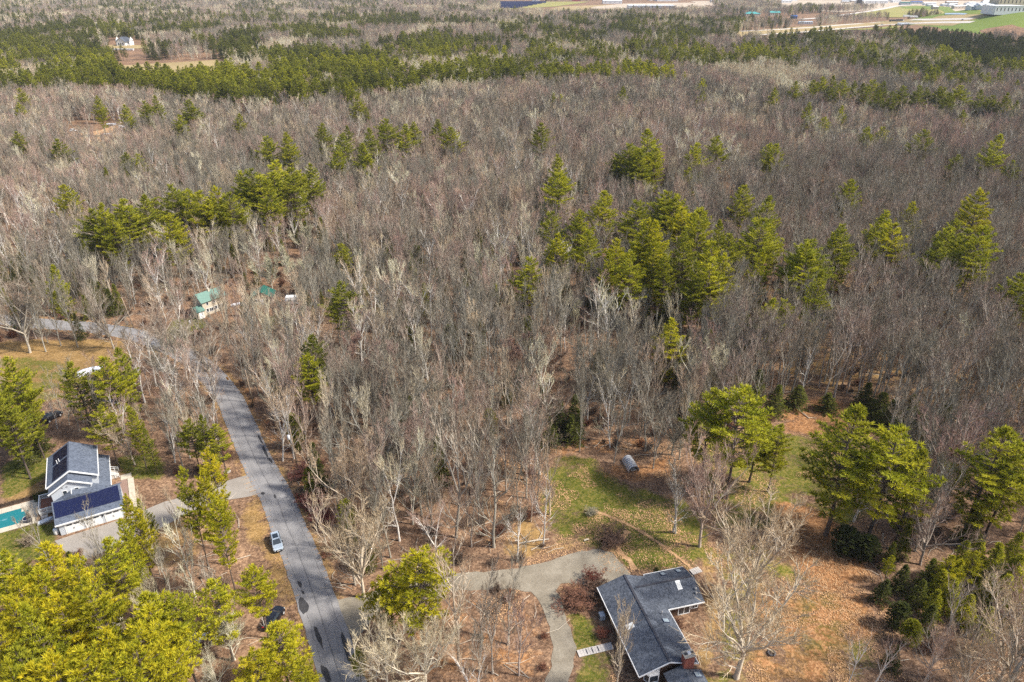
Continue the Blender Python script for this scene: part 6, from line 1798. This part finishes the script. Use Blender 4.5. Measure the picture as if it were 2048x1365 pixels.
MASS = {k: [] for k in ("forest", "tallwood", "birch", "farbare", "pine", "farpine", "spruce", "sapling")}
n_bare = n_sap = n_pine = n_spr = 0
hw_in = (Y * math.cos(PITCH) + CAM_H * math.sin(PITCH)) * 0.727 * 1.04 + 3
for i in order:
    x, y, t = float(X[i]), float(Y[i]), float(tint[i])
    inview = abs(x) < hw_in[i] and 55 < y
    if is_pine[i]:
        dark = bool(inside(PLANT_STAND, np.array([x]), np.array([y]))[0])
        pt = rng.uniform(.05, .2) if dark else min(1, max(.05, .46 + .5 * (float(vnoise(x / 60 + 5, y / 80)) - .5) + rng.uniform(-.12, .12)))
        if y > 850: pt *= .68
        H = rng.uniform(14, 24) if not dark else rng.uniform(15, 18)
        if rng.random() < (.4 if y > 700 else .15 if y > 500 and not dark else .0): MASS["spruce"].append((x, y, rng.uniform(11, 17) / 12, pt * .4)); continue
        if n_pine < 45 and inview and y < 900:
            lab = "green pine among the far pine woods beyond the bare forest"
            plant("farpine", "pine_tree", "pine tree", x, y, H, pt, lab, rng, "pines of the nearest far pine woods"); n_pine += 1
        else: MASS["farpine"].append((x, y, H / 20, pt))
    elif sap[i]:
        H = rng.uniform(4, 9)
        if n_sap < 110 and inview:
            r_ = region(x, y); lab = "thin bare sapling " + r_
            plant("sapling", "sapling", "sapling", x, y, H, t, lab, rng, "saplings " + r_); n_sap += 1
        else: MASS["sapling"].append((x, y, H / 8, t))
    else:
        H = float(HT[i])
        if n_bare < 255 and inview:
            r_ = region(x, y); lab = f"bare {tword(t)} hardwood tree " + r_ if not birchy[i] else "white trunked birch " + r_
            plant("birch" if birchy[i] else "tallwood" if oakwood[i] else "forest" if rng.random() < .88 else "oak", "bare_tree", "bare tree", x, y, H, t, lab, rng, (f"{tword(t)} bare trees " if not birchy[i] else "white birches ") + r_, rng.uniform(.75, 1.1)); n_bare += 1
        elif birchy[i]: MASS["birch"].append((x, y, H * 1.1 / 17, rng.random()))
        elif oakwood[i]: MASS["tallwood"].append((x, y, H / 18, t))
        elif y < 420: MASS["forest"].append((x, y, H / 19, t))
        else: MASS["farbare"].append((x, y, H / 18, t))
# dark young hemlocks and spruces under the bare woods
ux, uy = scatter(108, 420, 170, 555)
k = allowed(ux, uy) & (vnoise(ux / 24 + 11, uy / 24 + 70) > .50) & ((ux < 12) | (uy > 128)) & ((ux < 44 + (uy - 112) * .15) | (uy < 142))
for x, y in zip(ux[k], uy[k]): MASS["spruce"].append((float(x), float(y), rng.uniform(5, 12) / 12, rng.uniform(.12, .5)))

bx__, by__ = scatter(60, 230, 420, 771)
k = allowed(bx__, by__, .5) & (vnoise(bx__ / 9 + 4, by__ / 9 + 44) > .42)
BRUSH = [(float(x), float(y), rng.uniform(.35, 1.0), rng.choice([.02, .05, .12, .2, .28, .8])) for x, y in zip(bx__[k], by__[k])]
def mass(name, label, kind, P):
    if not P: return
    A = np.array(P)
    me = bpy.data.meshes.new(name)
    n = len(A)
    me.vertices.add(n)
    me.vertices.foreach_set("co", np.stack([A[:, 0], A[:, 1], hgt(A[:, 0], A[:, 1])], -1).ravel())
    r = np.random.RandomState(n)
    for nm, val in (("tall", A[:, 2]), ("tint", A[:, 3]), ("turn", r.uniform(0, 6.28, n)), ("wide", A[:, 2] * r.uniform(.85, 1.2, n) * (1.15 if kind == "farbare" else 1.0))):
        a = me.attributes.new(nm, "FLOAT", "POINT"); a.data.foreach_set("value", val.astype(np.float32))
    o = link(name, me)
    tag(o, label, kind="stuff")
    ng = bpy.data.node_groups.new(name, "GeometryNodeTree")
    ng.interface.new_socket("Geometry", in_out="INPUT", socket_type="NodeSocketGeometry")
    ng.interface.new_socket("Geometry", in_out="OUTPUT", socket_type="NodeSocketGeometry")
    gi, go = ng.nodes.new("NodeGroupInput"), ng.nodes.new("NodeGroupOutput")
    iop = ng.nodes.new("GeometryNodeInstanceOnPoints")
    g2i = ng.nodes.new("GeometryNodeGeometryToInstance")
    for tm, cm, jm in PROTO[kind]:
        src = bpy.data.objects.new(kind + "_pattern", jm)
        oi = ng.nodes.new("GeometryNodeObjectInfo"); oi.inputs["Object"].default_value = src; oi.inputs["As Instance"].default_value = False
        ng.links.new(oi.outputs["Geometry"], g2i.inputs[0])
    def named(nm):
        q = ng.nodes.new("GeometryNodeInputNamedAttribute"); q.data_type = "FLOAT"; q.inputs["Name"].default_value = nm; return q.outputs["Attribute"]
    cs = ng.nodes.new("ShaderNodeCombineXYZ"); wv = named("wide")
    ng.links.new(wv, cs.inputs[0]); ng.links.new(wv, cs.inputs[1]); ng.links.new(named("tall"), cs.inputs[2])
    cr = ng.nodes.new("ShaderNodeCombineXYZ"); ng.links.new(named("turn"), cr.inputs[2])
    ri = ng.nodes.new("FunctionNodeRandomValue"); ri.data_type = "INT"
    ri.inputs[4].default_value = 0; ri.inputs[5].default_value = len(PROTO[kind]) - 1
    iop.inputs["Pick Instance"].default_value = True
    ng.links.new(gi.outputs[0], iop.inputs["Points"]); ng.links.new(g2i.outputs[0], iop.inputs["Instance"])
    ng.links.new(ri.outputs[2], iop.inputs["Instance Index"])
    e2r = ng.nodes.new("FunctionNodeEulerToRotation"); ng.links.new(cr.outputs[0], e2r.inputs[0])
    ng.links.new(e2r.outputs[0], iop.inputs["Rotation"]); ng.links.new(cs.outputs[0], iop.inputs["Scale"])
    ng.links.new(iop.outputs[0], go.inputs[0])
    md = o.modifiers.new("grow", "NODES"); md.node_group = ng
    return o
mass("bare_woods", "dense bare grey hardwood woods behind the nearest trees", "forest", MASS["forest"])
mass("brush_undergrowth", "low bare brush and brambles on the forest floor", "shrub", BRUSH)
mass("birch_woods", "white trunked birches scattered through the bare woods", "birch", MASS["birch"])
mass("open_oak_woods", "open woods of tall bare oaks over orange leaves on the right", "tallwood", MASS["tallwood"])
mass("far_bare_woods", "far bare grey and tan hardwood forest reaching to the horizon", "farbare", MASS["farbare"])
mass("far_pine_woods", "far green pine woods in patches and bands", "farpine", MASS["farpine"])
mass("spruce_undergrowth", "dark young spruces scattered under and among the woods", "spruce", MASS["spruce"])
mass("sapling_undergrowth", "thin bare saplings filling the woods", "sapling", MASS["sapling"])

# drifted leaves on the lawns: real leaves, too many to count
r = np.random.RandomState(31)
lx = np.concatenate([r.uniform(-5, 75, 90000), edge_c[r.randint(0, len(edge_c), 3500), 0] + r.normal(0, .25, 3500)])
ly = np.concatenate([r.uniform(62, 125, 90000), edge_c[r.randint(0, len(edge_c), 3500), 1] + r.normal(0, .25, 3500)])
rj = r.randint(60, 220, 9000); rs_ = r.choice([-1, 1], 9000) * (RW + r.normal(.3, .55, 9000))
rd_ = ROAD[np.minimum(rj + 1, len(ROAD) - 1)] - ROAD[rj - 1]; rd_ = rd_ / np.linalg.norm(rd_, axis=1)[:, None]
lx = np.concatenate([lx, ROAD[rj, 0] + rd_[:, 1] * rs_]); ly = np.concatenate([ly, ROAD[rj, 1] - rd_[:, 0] * rs_])
ng_ = vnoise(lx / 3.0, ly / 3.0) * .6 + vnoise(lx / 9 + 50, ly / 9) * .4
k = (ng_ > .56) & ~inside(GRAVEL, lx, ly) | (np.arange(len(lx)) >= 90000)
k &= ~((np.abs((lx - 22.5) * math.cos(RA) + (ly - 68) * math.sin(RA) - 2.5) < 8.5) & (np.abs(-(lx - 22.5) * math.sin(RA) + (ly - 68) * math.cos(RA) - 4) < 13))
lx, ly = lx[k][-50000:], ly[k][-50000:]
n = len(lx)
a = r.uniform(0, 6.28, n); s = r.uniform(.06, .14, n)
tilt = r.uniform(-.06, .06, (n, 2))
c = np.stack([lx, ly, .05 + r.uniform(0, .05, n)], -1)
d1 = np.stack([np.cos(a) * s, np.sin(a) * s, tilt[:, 0]], -1); d2 = np.stack([-np.sin(a) * s * .7, np.cos(a) * s * .7, tilt[:, 1]], -1)
V = np.stack([c - d1, c + d2, c + d1, c - d2], 1).reshape(-1, 3)
me = bpy.data.meshes.new("fallen_leaves")
me.vertices.add(n * 4); me.vertices.foreach_set("co", V.ravel())
me.loops.add(n * 4); me.loops.foreach_set("vertex_index", np.arange(n * 4))
me.polygons.add(n); me.polygons.foreach_set("loop_start", np.arange(0, n * 4, 4)); me.polygons.foreach_set("loop_total", np.full(n, 4))
me.update(calc_edges=True); me.materials.append(M["leaf"])
sticks = MB(); g = random.Random(9)
for i in range(1500):
    x, y = g.uniform(-60, 110), g.uniform(64, 190)
    if not bool(allowed(np.array([x]), np.array([y]))[0]): continue
    a_, l_ = g.uniform(0, 6.28), g.uniform(.8, 5)
    sticks.tube([(x, y, .08), (x + math.cos(a_) * l_ / 2, y + math.sin(a_) * l_ / 2, .1 + g.uniform(0, .3)), (x + math.cos(a_ + .2) * l_, y + math.sin(a_ + .2) * l_, .1 + g.uniform(0, .5))], [g.uniform(.03, .09), .05, .02], 4, False)
tag(link("fallen_branches", sticks.mesh("fallen_branches", M["log"])), "dead branches and sticks strewn over the forest floor", kind="stuff")
tag(link("fallen_leaves", me), "orange brown oak leaves drifted over the lawns", kind="stuff")
print("TREES", n_bare, n_sap, n_pine, {k: len(v) for k, v in MASS.items()}, "tris proto", {k: [len(p[2].polygons) for p in v] for k, v in PROTO.items()})

# ------------------------------------------------------------------ air
hz = MB(); hz.box(-4800, 4800, -300, 4600, -6, 96)
hm, hnt, hp = newmat("thin haze")
hnt.nodes.remove(hp)
pv = hnt.nodes.new("ShaderNodeVolumePrincipled")
pv.inputs["Color"].default_value = (0.86, 0.90, 1.0, 1); pv.inputs["Density"].default_value = 0.00005
hnt.links.new(pv.outputs[0], hnt.nodes["Material Output"].inputs["Volume"])
tag(link("haze", hz.mesh("haze", hm)), "thin haze over the far woods", kind="stuff")
